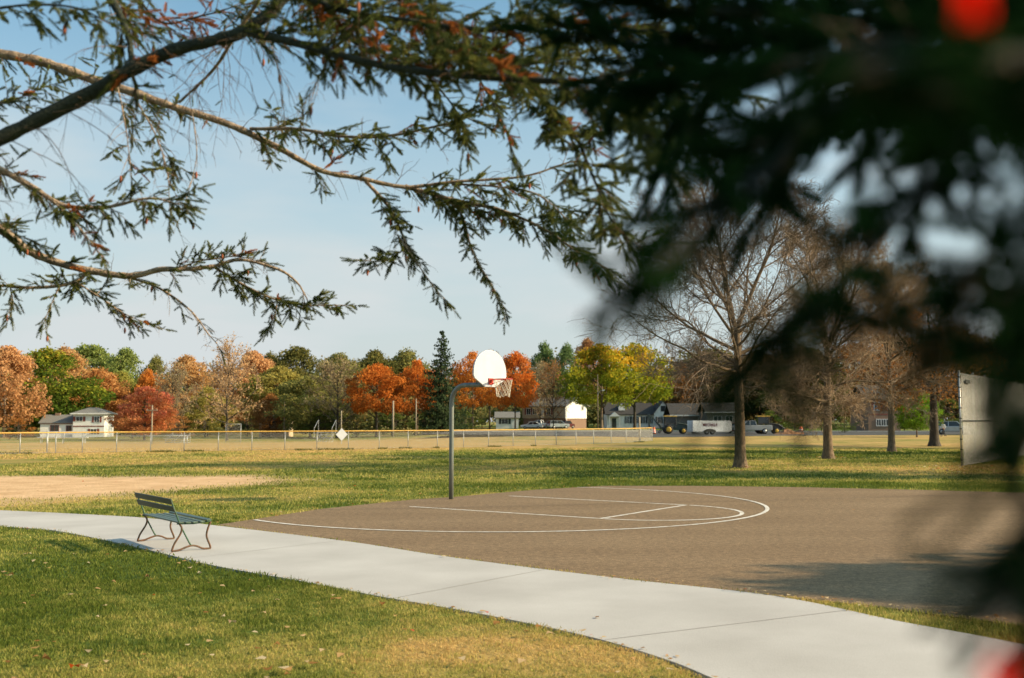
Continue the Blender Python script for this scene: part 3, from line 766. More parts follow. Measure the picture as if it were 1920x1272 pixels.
def branch(tubes, p, d, L, r0, r1, n, sides, jit, grav, R_):
    pts = [np.array(p)]; d = np.array(d, float); st = L / n; rs = [r0]
    ds = [d.copy()]
    for i in range(n):
        d = d + R_.normal(0, jit, 3); d[2] += grav * (1 if i < n * .5 else .6); d /= np.linalg.norm(d)
        pts.append(pts[-1] + d * st); ds.append(d.copy()); rs.append(r0 + (r1 - r0) * (i + 1) / n)
    tubes.add(pts, rs, sides)
    return np.array(pts), np.array(ds), np.array(rs)


def bare_tree(root, H, r0, seed, z_first=.26, spread=.42, n1=20, n2=9, n3=8, n4=3, trunk_mat='bark', twig_mat='twig_grey', low=8, fork=.5, leaders=3, leaf=None, leaf_n=0, leaf_z=(.3, .75), open_=.34):
    R_ = np.random.default_rng(seed); trunk = Tubes(); tw = Tubes(); tips = []
    n = 14; zf = fork * H; pts = []; rs = []
    for i in range(n + 1):
        s = i / n; z = s * zf
        pts.append((.07 * math.sin(3 * s + seed) * s, .07 * math.cos(2.5 * s + seed) * s, z - .1 * (i == 0)))
        rs.append(r0 * (1 + .55 * math.exp(-z / .22)) * (1 - .42 * s))
    trunk.add(catmull(pts, 2), np.interp(np.linspace(0, n, 2 * n + 1), np.arange(n + 1), rs), 12)
    pts = np.array(pts); origins = []
    def twigs(P1, D1, S1, L1, up_, nn2, lo_=2):
        m1 = len(P1) - 1
        for j in range(nn2):
            i1 = int(R_.integers(lo_, m1 + 1)) if j else m1
            pp = perp(D1[i1], R_.uniform(0, 6.28)); d2 = D1[i1] * .72 + np.array(pp) * R_.uniform(.45, .9); d2 /= np.linalg.norm(d2)
            L2 = L1 * R_.uniform(.28, .5) * (1.1 - .4 * i1 / m1)
            P2, D2, S2 = branch(tw, P1[i1], d2, L2, max(.013, S1[i1] * .55), .009, 6, 4, .15, up_, R_)
            for m_ in range(n3):
                i2 = int(R_.integers(1, 7)); pp = perp(D2[i2], R_.uniform(0, 6.28)); d3 = D2[i2] * .7 + np.array(pp) * R_.uniform(.5, .95); d3 /= np.linalg.norm(d3)
                L3 = max(.25, L2 * R_.uniform(.3, .6)); P3, D3, S3 = branch(tw, P2[i2], d3, L3, .0095, .007, 4, 3, .17, up_, R_); tips.append(P3[-1])
                for q2 in range(n4):
                    i3 = int(R_.integers(1, 5)); pp = perp(D3[i3], R_.uniform(0, 6.28)); d4 = D3[i3] * .7 + np.array(pp) * .7; d4 /= np.linalg.norm(d4)
                    P4, _, _ = branch(tw, P3[i3], d4, L3 * R_.uniform(.4, .8),  .0078, .006, 3, 3, .16, up_, R_); tips.append(P4[-1])
    # low drooping side twigs on the trunk
    for k in range(low):
        z = H * (z_first + .12 * R_.random()); az = k * 2.4 + R_.normal(0, .4); el = R_.uniform(-.25, .15)
        P1, D1, S1 = branch(tw, (0, 0, z), (math.cos(az) * math.cos(el), math.sin(az) * math.cos(el), math.sin(el)), H * spread * R_.uniform(.38, .62), .03, .012, 7, 5, .13, -.035, R_)
        twigs(P1, D1, S1, H * spread * .5, .02, n2, 1)
    # spreading limbs from the trunk up to the fork
    for k in range(n1):
        rel = k / n1; z = H * (z_first + .04 + (fork - z_first - .04) * rel); az = k * 2.399 + R_.normal(0, .35); el = .16 + .5 * rel + R_.normal(0, .08)
        c = np.array([np.interp(z, pts[:, 2], pts[:, j]) for j in (0, 1)] + [z]); L1 = H * spread * R_.uniform(.72, 1.08) * (1 - .15 * rel)
        rb = r0 * R_.uniform(.22, .36)
        P1, D1, S1 = branch(trunk, c, (math.cos(az) * math.cos(el), math.sin(az) * math.cos(el), math.sin(el)), L1, rb, rb * .2, 9, 7, .11, .03, R_)
        twigs(P1, D1, S1, L1, .03, n2)
    # leaders above the fork
    for k in range(leaders):
        az = 2 * math.pi * k / leaders + R_.normal(0, .3) + seed; t_ = open_ * R_.uniform(.4, 1.2)
        d = (math.cos(az) * math.sin(t_), math.sin(az) * math.sin(t_), math.cos(t_)); L1 = (H - zf) * R_.uniform(.86, 1.0)
        P1, D1, S1 = branch(trunk, pts[-1] - np.array([0, 0, .05]), d, L1, r0 * .46, .022, 12, 8, .07, .02, R_)
        for q in range(10):
            i1 = 2 + q; az2 = q * 2.4 + k; pp = np.array(perp(D1[min(i1, 12)], az2)); d2 = D1[min(i1, 12)] * .75 + pp * R_.uniform(.55, .9); d2 /= np.linalg.norm(d2)
            L2 = H * spread * .62 * (1.05 - .6 * q / 10) * R_.uniform(.8, 1.15); rb = max(.022, S1[min(i1, 12)] * .5)
            P2, D2, S2 = branch(trunk, P1[min(i1, 12)], d2, L2, rb, rb * .3, 8, 6, .12, .04, R_); twigs(P2, D2, S2, L2, .04, n2)
        twigs(P1[6:], D1[6:], S1[6:], L1 * .5, .05, n2)
    link('trunk', trunk.mesh('trunk'), M[trunk_mat], root)
    link('branches', tw.mesh('branches'), M[twig_mat], root)
    if leaf:
        tips = np.array(tips); zz_ = tips[:, 2] / H; k = (zz_ > leaf_z[0]) & (zz_ < leaf_z[1]); tips = tips[k]
        c = tips[R_.integers(0, len(tips), leaf_n)] + R_.normal(0, .12, (leaf_n, 3))
        quads(root, 'leaves', c, .075, R_, LM[leaf], R_.random(leaf_n))


def quad_arrays(c, size, R_, up_bias=0.3):
    n = len(c); nrm = R_.normal(0, 1, (n, 3)); nrm[:, 2] += up_bias; nrm /= np.linalg.norm(nrm, axis=1)[:, None]
    a = np.cross(nrm, R_.normal(0, 1, (n, 3))); a /= np.linalg.norm(a, axis=1)[:, None] + 1e-9; b = np.cross(nrm, a)
    s = np.broadcast_to(size, (n,)) * R_.uniform(.6, 1.4, n)
    a = a * s[:, None]; b = b * (s * R_.uniform(.5, .9, n))[:, None]
    V = np.stack([c - a, c + b * .9 - a * .1, c + a, c - b], 1).reshape(-1, 3)
    return V, np.arange(n)[:, None] * 4 + np.arange(4)[None]


def quads(root, name, c, size, R_, m, tone):
    V, F = quad_arrays(c, size, R_)
    return link(name, fast_mesh(name, V, F, {'tone': np.repeat(tone, 4)}), m, root)


def spot(x, y): p = gnd(x, y); return (p.x, p.y, 0)
p = gnd(1388, 878)
t = thing('bare_tree', 'tall bare tree with stout trunk and wide spreading limbs, nearest the court', 'tree', p, 1.0, 'bare trees in the park')
bare_tree(t, 12.2, .235, 3, .27, .52, 11, 11, 9, 3, 'bark_pale', 'twig_grey', 10, .47, 3)
p = gnd(1553, 861)
t = thing('bare_tree', 'leafless tree with dense tan twigs down its trunk, second from the court', 'tree', p, 2.2, 'bare trees in the park')
bare_tree(t, 12.4, .25, 8, .18, .40, 14, 9, 9, 3, 'bark_pale', 'twig_tan', 10, .46, 4, open_=.55)
p = gnd(1672, 848)
t = thing('bare_tree', 'slim straight tree with rusty leaf tufts on tan twigs, right of the dense tan one', 'tree', p, .3, 'bare trees in the park')
bare_tree(t, 12.0, .22, 14, .26, .36, 11, 9, 9, 3, 'bark_pale', 'twig_tan', 6, .48, 3, open_=.45, leaf='rust', leaf_n=2600, leaf_z=(.3, .72))
p = gnd(1752, 837)
t = thing('bare_tree', 'forked tree with bare top and rust leaves below, left of the chain-link backstop', 'tree', p, .9, 'bare trees in the park')
bare_tree(t, 13.6, .36, 21, .25, .46, 9, 10, 9, 3, 'bark_dark', 'twig_grey', 5, .36, 4, open_=.55, leaf='orange_brown', leaf_n=3600, leaf_z=(.2, .5))

# ------------------------------------------------------------------ tree templates for the far rows
def broadleaf_mesh(seed, nq=15000, z0=.16, bulge=.55, lumps=130, narrow=1.0):
    R_ = np.random.default_rng(seed)
    cs = []; rs = []
    for i in range(lumps):
        s = R_.random(); z = z0 + .05 + (1 - z0 - .12) * s
        prof = math.sin(math.pi * min(1, max(0.02, (s * .86 + .16)))) ** .65
        a = R_.uniform(0, 6.28); rad = .46 * prof * math.sqrt(R_.uniform(.1, 1)) * narrow * (1 + .16 * math.sin(3 * a + seed) * math.cos(5 * z + seed))
        cs.append((rad * math.cos(a), rad * math.sin(a), z)); rs.append(R_.uniform(.04, .115))
    cs = np.array(cs); rs = np.array(rs)
    i = R_.choice(lumps, nq, p=rs ** 2 / (rs ** 2).sum())
    d = R_.normal(0, 1, (nq, 3)); d /= np.linalg.norm(d, axis=1)[:, None]
    rad = rs[i] * R_.uniform(.55, 1.12, nq) ** .6
    c = cs[i] + d * rad[:, None] * np.array([1, 1, .62])
    lt = R_.random(lumps)
    c = c + R_.normal(0, 1, (nq, 3)) * np.array([.016, .016, .012])
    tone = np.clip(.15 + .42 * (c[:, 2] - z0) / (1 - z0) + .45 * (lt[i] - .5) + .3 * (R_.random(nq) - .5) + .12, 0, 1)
    V, F = quad_arrays(c, .0135, R_, .6)
    tr = Tubes()
    tp = [(0, 0, -.01), (.004, 0, z0 * .6), (.0, .006, z0 + .15), (.01, 0, .6), (0, 0, .85)]
    tr.add(catmull(tp, 4), np.interp(np.linspace(0, 1, 17), [0, .1, .5, 1], [.024, .017, .012, .003]), 8)
    for k in range(16):
        z = z0 * .8 + (.55) * k / 16; a = k * 2.4; tgt = cs[R_.integers(0, lumps)]
        a = math.atan2(tgt[1], tgt[0]); L_ = .2
        mid = np.array([math.cos(a) * .1, math.sin(a) * .1, z + .08]); end = np.array([tgt[0], tgt[1], max(tgt[2], z + .12)])
        tr.add(catmull([(0, 0, z), mid, end], 4), np.linspace(.009, .002, 9), 5)
    return fast_mesh('crown', V, F, {'tone': np.repeat(tone, 4)}), tr.mesh('trunk')


def twiggy_mesh(seed, nq=2600):
    R_ = np.random.default_rng(seed); tr = Tubes(); tw = Tubes(); tips = []
    tr.add(catmull([(0, 0, -.01), (.01, 0, .15), (-.005, .01, .4), (.01, 0, .7), (0, 0, .93)], 4), np.interp(np.linspace(0, 1, 17), [0, .1, .5, 1], [.021, .015, .009, .003]), 7)
    for k in range(22):
        z = .16 + .68 * k / 22; rel = k / 22; az = k * 2.4 + R_.normal(0, .3); el = .35 + .75 * rel
        d = (math.cos(az) * math.cos(el), math.sin(az) * math.cos(el), math.sin(el))
        P1, D1, S1 = branch(tr, (0, 0, z), d, .50 * (1 - .55 * rel), .0075 * (1 - .5 * rel), .002, 6, 5, .12, .06, R_)
        for j in range(8):
            i1 = int(R_.integers(1, 7)); d2 = D1[i1] * .7 + np.array(perp(D1[i1], R_.uniform(0, 6.28))) * .7; d2 /= np.linalg.norm(d2)
            P2, D2, S2 = branch(tw, P1[i1], d2, R_.uniform(.10, .2), .0026, .0012, 4, 3, .15, .05, R_)
            for m_ in range(5):
                i2 = int(R_.integers(1, 5)); d3 = D2[i2] * .7 + np.array(perp(D2[i2], R_.uniform(0, 6.28))) * .7; d3 /= np.linalg.norm(d3)
                P3, _, _ = branch(tw, P2[i2], d3, R_.uniform(.05, .1), .0015, .0008, 2, 3, .15, .05, R_); tips.append(P3[-1]); tips.append(P3[1])
    tips = np.array(tips); c = tips[R_.integers(0, len(tips), nq)] + R_.normal(0, .012, (nq, 3))
    V, F = quad_arrays(c, .011, R_, .5)
    return tr.mesh('trunk'), tw.mesh('branches'), fast_mesh('leaves', V, F, {'tone': np.repeat(np.clip(R_.random(nq) * .7 + .3 * c[:, 2], 0, 1), 4)})


def conifer_mesh(seed, layers=46, z0=.07, width=.5, size=.013, dens=1.0, irregular=.2, power=.82):
    R_ = np.random.default_rng(seed); cs = []; tone = []; tr = Tubes()
    tr.add([(0, 0, -.02), (0, 0, .5), (0, 0, .985)], [.022, .012, .002], 8)
    for k in range(layers):
        s = (k + R_.random() * .5) / layers; z = z0 + (1 - z0) * s
        rmax = width * (1 - s) ** power + .014
        nb = int(5 + 9 * (1 - s))
        for b in range(nb):
            a = R_.uniform(0, 6.28); L_ = rmax * R_.uniform(1 - irregular * 1.6, 1 + irregular * .5)
            n = max(3, int(22 * dens * (L_ / width) + 4)); tt_ = np.sort(R_.uniform(.12, 1, n))
            droop = -.16 * L_ * np.sin(tt_ * 2.2) + .05 * L_ * tt_ ** 3
            side = R_.normal(0, 1, n) * .10 * L_ * np.sin(np.pi * np.clip(tt_, 0.05, .97)) + R_.normal(0, .006, n)
            x = tt_ * L_ * math.cos(a) - side * math.sin(a); y = tt_ * L_ * math.sin(a) + side * math.cos(a)
            zz__ = z + droop - np.abs(R_.normal(0, .008, n))
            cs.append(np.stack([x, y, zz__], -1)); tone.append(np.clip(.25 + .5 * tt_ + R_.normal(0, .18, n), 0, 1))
            if b % 2 == 0:
                ts = np.linspace(0, .9, 5); dr = -.16 * L_ * np.sin(ts * 2.2)
                tr.add(np.stack([ts * L_ * math.cos(a), ts * L_ * math.sin(a), z + dr], -1), np.linspace(.003, .001, 5), 3)
    cs = np.concatenate(cs); tone = np.concatenate(tone)
    V, F = quad_arrays(cs, size, R_, .9)
    return fast_mesh('crown', V, F, {'tone': np.repeat(tone, 4)}), tr.mesh('trunk')


BL = [broadleaf_mesh(100 + i, z0=(.12, .08, .14, .09, .06, .05)[i], narrow=(1, 1, .95, 1.05, .8, 1)[i]) for i in range(6)] + [broadleaf_mesh(110 + i, 11000, (.27, .30, .24)[i], lumps=100) for i in range(3)]
TW = [twiggy_mesh(200 + i) for i in range(3)]
CF = conifer_mesh(300, 44, width=.5, size=.0145, irregular=.26, dens=1.5, power=.72)


def place_mesh(name, me, m, root):
    o = bpy.data.objects.new(name, me); COL.objects.link(o); o.parent = root
    if not me.materials: me.materials.append(m)
    o.material_slots[0].link = 'OBJECT'; o.material_slots[0].material = m
    return o


TREES = [
    ('b0', 8, 646, 105, 200, 'tan_pink', 'pinkish tan tree rising at the left edge above the yellow-capped fence'),
    ('b1', 84, 650, 146, 214, 'green_yellow', 'big green tree with yellowing top left of the white split-level house'),
    ('b2', 118, 645, 92, 245, 'tan_orange', 'orange tan treetop peeking out behind the big green tree'),
    ('b3', 165, 644, 125, 285, 'pale_green', 'broad pale green tree rising behind the white split-level house'),
    ('b4', 232, 650, 80, 270, 'pale_green', 'narrow pale green tree just right of the broad pale green one'),
    ('b5', 182, 688, 98, 230, 'orange_tan', 'orange tan tree directly above the roof of the white split-level house'),
    ('b0', 226, 695, 80, 240, 'yellow_green', 'yellow green tree between the orange tan crown and the pinkish red tree'),
    ('b2', 276, 688, 46, 232, 'orange', 'bright orange treetop showing above the pinkish red tree'),
    ('b1', 290, 664, 50, 290, 'olive', 'small olive treetop on the skyline above the bright orange treetop'),
    ('b3', 272, 724, 88, 176, 'pink_red', 'pinkish red tree with orange lower leaves beside the white house'),
    ('t0', 322, 694, 100, 205, 'grey_fuzz', 'thin brownish grey twiggy tree right of the pinkish red tree'),
    ('b4', 348, 664, 100, 238, 'tan_orange', 'tan orange tree with rounded top left of the tall bare tan tree'),
    ('b5', 390, 724, 66, 215, 'olive_yellow', 'low yellow olive tree behind the trunk of the tall bare tan tree'),
    ('t1', 426, 654, 132, 172, 'tan_fuzz', 'tall nearly bare tan tree with a dark trunk behind the ballfield fence'),
    ('b0', 470, 656, 96, 255, 'tan_pink', 'pale tan tree on the skyline right of the tall bare tan tree'),
    ('b1', 505, 658, 60, 300, 'olive_dark', 'dark olive treetop far back on the skyline beside the pale tan tree'),
    ('b3', 555, 648, 108, 295, 'olive_dark', 'wide dark olive tree highest on the skyline left of the red maples'),
    ('b2', 522, 682, 115, 240, 'olive_yellow', 'rounded yellow olive tree below the wide dark olive skyline tree'),
    ('b4', 548, 712, 95, 226, 'dark_green', 'shadowy dark green tree over the small beige shed'),
    ('b5', 506, 736, 50, 206, 'orange_brown', 'small rusty orange tree hiding the roof of the beige shed'),
    ('b1', 582, 702, 118, 202, 'olive', 'bushy olive green tree just right of the beige shed'),
    ('b0', 636, 660, 88, 280, 'olive', 'pale olive tree on the skyline left of the two red orange maples'),
    ('t2', 632, 684, 128, 192, 'grey_fuzz', 'grey bare tree with dark crooked limbs left of the red orange maples'),
    ('b2', 702, 651, 95, 292, 'olive_dark', 'dark olive dome on the skyline above the left red orange maple'),
    ('b5', 762, 652, 95, 298, 'olive', 'pale olive tree on the skyline between the maples and the spruce'),
    ('b7', 706, 678, 112, 187, 'red_orange', 'flaming red orange maple, left of the pair beside the spruce'),
    ('b8', 782, 671, 88, 196, 'red_orange', 'red orange maple half hidden behind the left side of the dark spruce'),
    ('b8', 886, 655, 84, 228, 'orange', 'orange tree directly behind the basketball backboard pole arm'),
    ('b7', 918, 652, 70, 238, 'orange_brown', 'brownish orange tree with dark trunk behind the basketball net'),
    ('b6', 966, 655, 78, 200, 'maple_orange', 'glowing orange maple with round crown just right of the backboard'),
    ('b5', 1020, 639, 62, 275, 'poplar', 'tall dark green poplar behind the tan house, left of its twin'),
    ('b1', 1063, 641, 50, 272, 'poplar', 'narrow dark green poplar behind the tan house, right of its twin'),
    ('t0', 1014, 690, 70, 226, 'grey_fuzz', 'grey bare tree between the orange maple and the tan house'),
    ('t2', 1037, 686, 66, 206, 'orange_brown', 'thin reddish brown tree with dark trunk in front of the tan house'),
    ('b4', 1102, 632, 66, 296, 'tan_pink', 'pale tan treetop poking above the golden green maple'),
    ('b6', 1128, 640, 132, 197, 'gold_green', 'large golden topped green maple left of its neighbour, beside the street lamp'),
    ('b7', 1190, 638, 130, 204, 'gold_green', 'large golden topped green maple over the roof of the white cottage'),
    ('b8', 1278, 676, 96, 246, 'orange_brown', 'brownish orange tree above the grey brick house'),
    ('b5', 1340, 650, 140, 250, 'olive_dark', 'dark olive tree behind the white enclosed trailer'),
    ('b2', 1425, 655, 140, 250, 'brown_dark', 'dark brown tree behind the nearest bare tree trunk'),
    ('b3', 1512, 650, 140, 236, 'olive_dark', 'dark olive tree behind the dense tan bare tree'),
    ('b1', 1606, 640, 140, 240, 'rust', 'rusty tree left of the brown brick house'),
    ('b4', 1694, 626, 150, 245, 'rust', 'rusty tree rising behind the brown brick house'),
    ('b0', 1796, 610, 150, 240, 'brown_dark', 'dark brown tree behind the parked silver car'),
    ('b5', 1900, 620, 150, 235, 'olive_dark', 'dark olive tree seen through the chain-link backstop'),
    ('b2', 1718, 724, 62, 117, 'fresh_green', 'small fresh green tree between the slim and forked bare trees'),
]
ri = random.Random(5)
for kd, xc, yt, wpx, Y, pal, lab in TREES:
    b = at(xc, 787, Y); z = tz(b.x, Y); H = at(xc, yt, Y).z - z; W = wpx / 1920 * Y
    root = thing('tree' if kd[0] == 'b' else 'twiggy_tree', lab, 'tree', (b.x, Y, z), ri.uniform(0, 6.28), 'autumn trees behind the park')
    i = int(kd[1])
    sw = W * (1.55 if kd[0] == 'b' and kd[1] in '012345' else 1.25 if kd[0] == 'b' else 1.15)
    root.scale = (sw, sw, H)
    if kd[0] == 'b':
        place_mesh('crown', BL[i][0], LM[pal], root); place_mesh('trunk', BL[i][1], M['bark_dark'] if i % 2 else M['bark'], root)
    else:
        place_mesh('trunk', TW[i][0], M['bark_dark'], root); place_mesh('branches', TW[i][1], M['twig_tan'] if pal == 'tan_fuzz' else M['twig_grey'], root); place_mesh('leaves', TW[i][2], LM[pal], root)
b = at(828, 787, 190); z = tz(b.x, 190); H = at(828, 617, 190).z - z
root = thing('spruce_tree', 'tall dark pointed spruce left of the basketball pole behind the fence', 'tree', (b.x, 190, z), .4)
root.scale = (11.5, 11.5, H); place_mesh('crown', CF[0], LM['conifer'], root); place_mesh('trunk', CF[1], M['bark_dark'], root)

# far wood that closes the skyline behind every single tree
R_ = np.random.default_rng(900); cs = []; tn = []
for k in range(420):
    if k < 260: x = R_.uniform(-210, 215); y = R_.uniform(315, 380); H = R_.uniform(17, 23.5) if x < 40 else R_.uniform(17, 26)
    else: x = R_.uniform(-160, 165); y = R_.uniform(262, 300); H = R_.uniform(7, 14)
    n = 560; W_ = R_.uniform(5, 8)
    u = R_.normal(0, 1, (n, 3)); u /= np.linalg.norm(u, axis=1)[:, None]; u *= R_.uniform(.6, 1.05, n)[:, None]
    l_ = 1 + .25 * np.sin(u[:, :1] * 5 + k) * np.cos(u[:, 1:2] * 4 + k)
    c = u * l_ * np.array([W_, W_, H * .46]) + np.array([x, y, H * .52 + tz(x, y)])
    cs.append(c); tn.append(np.clip(R_.random() * .8 + R_.normal(0, .13, n), 0, 1))
cs = np.concatenate(cs); V, F = quad_arrays(cs, .5, R_, .6)
o = link('far_woods', fast_mesh('far_woods', V, F, {'tone': np.repeat(np.concatenate(tn), 4)}), leafmat('leaves_far_woods', [(0, (.11, .13, .05)), (.4, (.22, .215, .075)), (.65, (.32, .25, .10)), (.85, (.48, .29, .12)), (1, (.54, .32, .14))], .42)); o['kind'] = 'stuff'
# shrubs
SHR = [
    (250, 772, 70, 190, 'shrub', 'dark green shrubs right beside the white split-level house'),
    (35, 782, 60, 180, 'rust', 'brown shrub below the tree at the left edge'),
    (335, 778, 80, 196, 'orange_brown', 'rusty undergrowth behind the left bleachers'),
    (385, 772, 60, 205, 'olive_yellow', 'yellow undergrowth left of the tall bare tan tree'),
    (465, 768, 50, 212, 'olive', 'olive bush left of the small beige shed'),
    (600, 772, 85, 196, 'shrub', 'dark green bush right of the small beige shed'),
    (668, 775, 60, 198, 'olive', 'olive bush under the left red orange maple'),
    (735, 772, 80, 205, 'shrub', 'dark bush between the trunks of the two red orange maples'),
    (800, 770, 70, 208, 'shrub', 'leafy green bush at the foot of the dark spruce'),
    (868, 768, 70, 215, 'shrub', 'green bush right of the spruce, behind the basketball pole'),
    (1345, 756, 70, 235, 'shrub', 'dark shrub behind the roof of the white trailer'),
    (1442, 768, 60, 190, 'shrub', 'dark bush behind the yellow roofed tractor cab'),
    (1490, 762, 70, 195, 'shrub', 'dark green bush behind the amber street sign'),
    (1540, 770, 50, 180, 'shrub', 'bush behind the trunk of the dense tan bare tree'),
    (1583, 780, 54, 158, 'shrub', 'rounded green bush right of the dense tan bare tree'),
    (1615, 755, 60, 200, 'brown_dark', 'tall brown shrub at the left corner of the brick house'),
    (1695, 760, 60, 190, 'shrub', 'dark shrub between the brick house and the small green tree'),
    (1780, 745, 70, 175, 'shrub', 'dark shrub behind the parked silver car'),
    (1880, 750, 90, 165, 'olive_dark', 'olive shrub behind the chain-link backstop'),
]
SHB = broadleaf_mesh(150, 3000, .02, lumps=26)
for xc, yt, wpx, Y, pal, lab in SHR:
    b = at(xc, 787, Y); z = tz(b.x, Y); H = at(xc, yt, Y).z - z; W = wpx / 1920 * Y
    root = thing('shrub', lab, 'shrub', (b.x, Y, z), ri.uniform(0, 6.28), 'shrubs behind the park'); root.scale = (W * 1.15, W * 1.15, H)
    place_mesh('foliage', SHB[0], LM[pal], root); place_mesh('stem', SHB[1], M['bark_dark'], root)

# ------------------------------------------------------------------ houses
def win(parent, cx, cz, w_, h_, wall, axis='front', frame='trim_white', shutters=None):
    """window on the wall plane y=wall (front) or x=wall (side, facing +x)"""
    f = MB(); pn = MB(); b = .09
    def bx(mb, a0, a1, z0, z1, d0, d1):
        if axis == 'front': mb.box(a0, a1, wall - d1, wall - d0, z0, z1)
        else: mb.box(wall + d0, wall + d1, a0, a1, z0, z1)
    x0, x1, z0, z1 = cx - w_ / 2, cx + w_ / 2, cz - h_ / 2, cz + h_ / 2
    bx(f, x0 - b, x1 + b, z1, z1 + b, .005, .07); bx(f, x0 - b, x1 + b, z0 - b, z0, .005, .09)
    bx(f, x0 - b, x0, z0, z1, .005, .07); bx(f, x1, x1 + b, z0, z1, .005, .07); bx(f, cx - .03, cx + .03, z0, z1, .03, .055)
    fo = f.build('window', M[frame], parent)
    bx(pn, x0, x1, z0, z1, .004, .025); pn.build('pane', M['glass'], fo)
    if shutters:
        for s in (x0 - b - w_ * .22, x1 + b + w_ * .22):
            sm = MB(); bx(sm, s - w_ * .2, s + w_ * .2, z0 - .05, z1 + .05, .006, .06); sm.build('shutter', M[shutters], parent)


def gable_roof(mb, x0, x1, y0, y1, z, rise, along='x', eave=.4, th=.18):
    if along == 'x':
        ym = (y0 + y1) / 2; e = rise / ((y1 - y0) / 2) * eave
        prof = [(y0 - eave, z - e), (ym, z + rise), (y1 + eave, z - e), (y1 + eave, z - e + th), (ym, z + rise + th * 1.2), (y0 - eave, z - e + th)]
        mb.prism(prof, x0 - eave, x1 + eave, 'x')
    else:
        xm = (x0 + x1) / 2; e = rise / ((x1 - x0) / 2) * eave
        prof = [(x0 - eave, z - e), (xm, z + rise), (x1 + eave, z - e), (x1 + eave, z - e + th), (xm, z + rise + th * 1.2), (x0 - eave, z - e + th)]
        mb.prism(prof, y0 - eave, y1 + eave, 'y')


def house_root(name, label, xpx, Y, rz, z=None):
    b = at(xpx, 787, Y); z = tz(b.x, Y) if z is None else z
    return thing(name, label, 'house', (b.x, Y, z), rz, 'houses behind the park')


# white split-level at far left
t = house_root('house', 'white split-level house with grey roof and dark red trim at far left', 76, 200, R(9), at(76, 820, 200).z); t.scale = (.88, .95, .84)
MB().box(0, 7.0, 0, 8, 0, 3.3).build('wall', M['white_siding'], t)
MB().box(7.0, 13.6, -.6, 8, 0, 5.3).build('upper_wall', M['white_siding'], t)
mb = MB(); gable_roof(mb, 0, 6.9, 0, 8, 3.3, 1.7, 'x', .35); mb.build('roof', M['roof_grey'], t)
mb = MB(); x0, x1, y0, y1, z = 6.5, 14.3, -1.2, 8.6, 5.3
mb.add([(x0, y0, z), (x1, y0, z), (x1, y1, z), (x0, y1, z), (x0 + 2.6, 3.6, z + 1.6), (x1 - 3.2, 3.6, z + 1.6), (x0, y0, z + .2), (x1, y0, z + .2), (x1, y1, z + .2), (x0, y1, z + .2)],
       [(0, 3, 2, 1), (0, 1, 7, 6), (1, 2, 8, 7), (2, 3, 9, 8), (3, 0, 6, 9), (6, 7, 5, 4), (7, 8, 5), (8, 9, 4, 5), (9, 6, 4)])
mb.build('hip_roof', M['roof_grey'], t)
MB().box(6.45, 14.35, -1.25, -1.2, 5.28, 5.55).build('fascia', M['trim_white'], t)
mb = MB(); mb.box(7.0, 13.62, -.66, -.6, 2.4, 2.62); mb.box(0, 6.98, -.06, 0, 3.0, 3.2); mb.build('trim_band', M['trim_red'], t)
win(t, 3.0, 1.9, 1.7, 1.6, 0, frame='trim_red'); win(t, 6.0, 2.0, 1.0, 1.2, 0, frame='trim_red')
win(t, 8.3, 4.2, 1.3, 1.0, -.6, shutters='trim_red'); win(t, 12.0, 4.1, 1.0, 1.3, -.6, shutters='trim_red'); win(t, 11.4, 1.3, 1.2, 1.1, -.6, shutters='trim_red')
MB().box(2.0, 3.0, 3.5, 4.5, 4.0, 5.6).build('chimney', M['brick'], t)
# beige shed
t = house_root('shed', 'small beige block shed with dark low roof under the rusty orange tree', 486, 208, 0); t['category'] = 'shed'
sx = 55 / 1920 * 208
MB().box(0, sx, 0, 4.5, -.5, 3.2).build('wall', M['beige_wall'], t)
mb = MB(); gable_roof(mb, 0, sx, 0, 4.5, 3.2, 1.1, 'x', .6); mb.build('roof', M['roof_dark'], t)
MB().box(.6, 2.2, -.03, .0, -.5, 2.0).build('door', M['roof_dark'], t)
win(t, 3.8, 1.5, 1.0, .9, 0)
# small white house left of the tan one
t = house_root('house', 'little white house with one dark window behind the orange maple', 930, 255, 0)
MB().box(0, 5.6, 0, 7, -.3, 2.8).build('wall', M['white_siding'], t)
mb = MB(); gable_roof(mb, 0, 5.6, 0, 7, 2.8, 1.3, 'x', .4); mb.build('roof', M['roof_grey'], t)
win(t, 2.2, 1.9, 1.5, 1.2, 0, shutters='shutter'); MB().box(3.9, 4.8, -.05, 0, 0, 2.1).build('door', M['trim_white'], t)
# tan split level with white gable end, turned so that the gable faces the sun
Y = 225; t = house_root('house', 'tan split-level house whose white gable end glows in the sun', 1061, Y, R(-40))
Ln, Dp = 12.0, 7.6
MB().box(-Ln, 0, 0, Dp, 0, 2.3).build('lower_wall', M['brick'], t)
MB().box(-Ln - .15, -.02, -.25, Dp, 2.3, 5.0).build('upper_wall', M['tan_siding'], t)
mb = MB(); mb.prism([(0 - .24, 2.3), (Dp - .01, 2.3), (Dp - .01, 5.0), (Dp / 2, 6.7), (-.24, 5.0)], -.018, .12, 'x'); mb.build('gable_end', M['white_siding'], t)
mb = MB(); gable_roof(mb, -Ln, .25, -.25, Dp, 5.0, 1.72, 'x', .45, .2); mb.build('roof', M['roof_grey'], t)
for x in (-10.3, -8.5, -4.6): win(t, x, 3.8, 1.1, 1.3, -.25, shutters='trim_red')
win(t, -9.6, 1.0, 1.6, 1.0, 0); win(t, -3.4, 1.1, 1.4, 1.0, 0)
MB().box(-6.9, -5.9, -.31, -.25, 2.4, 4.6).build('door', M['trim_white'], t)
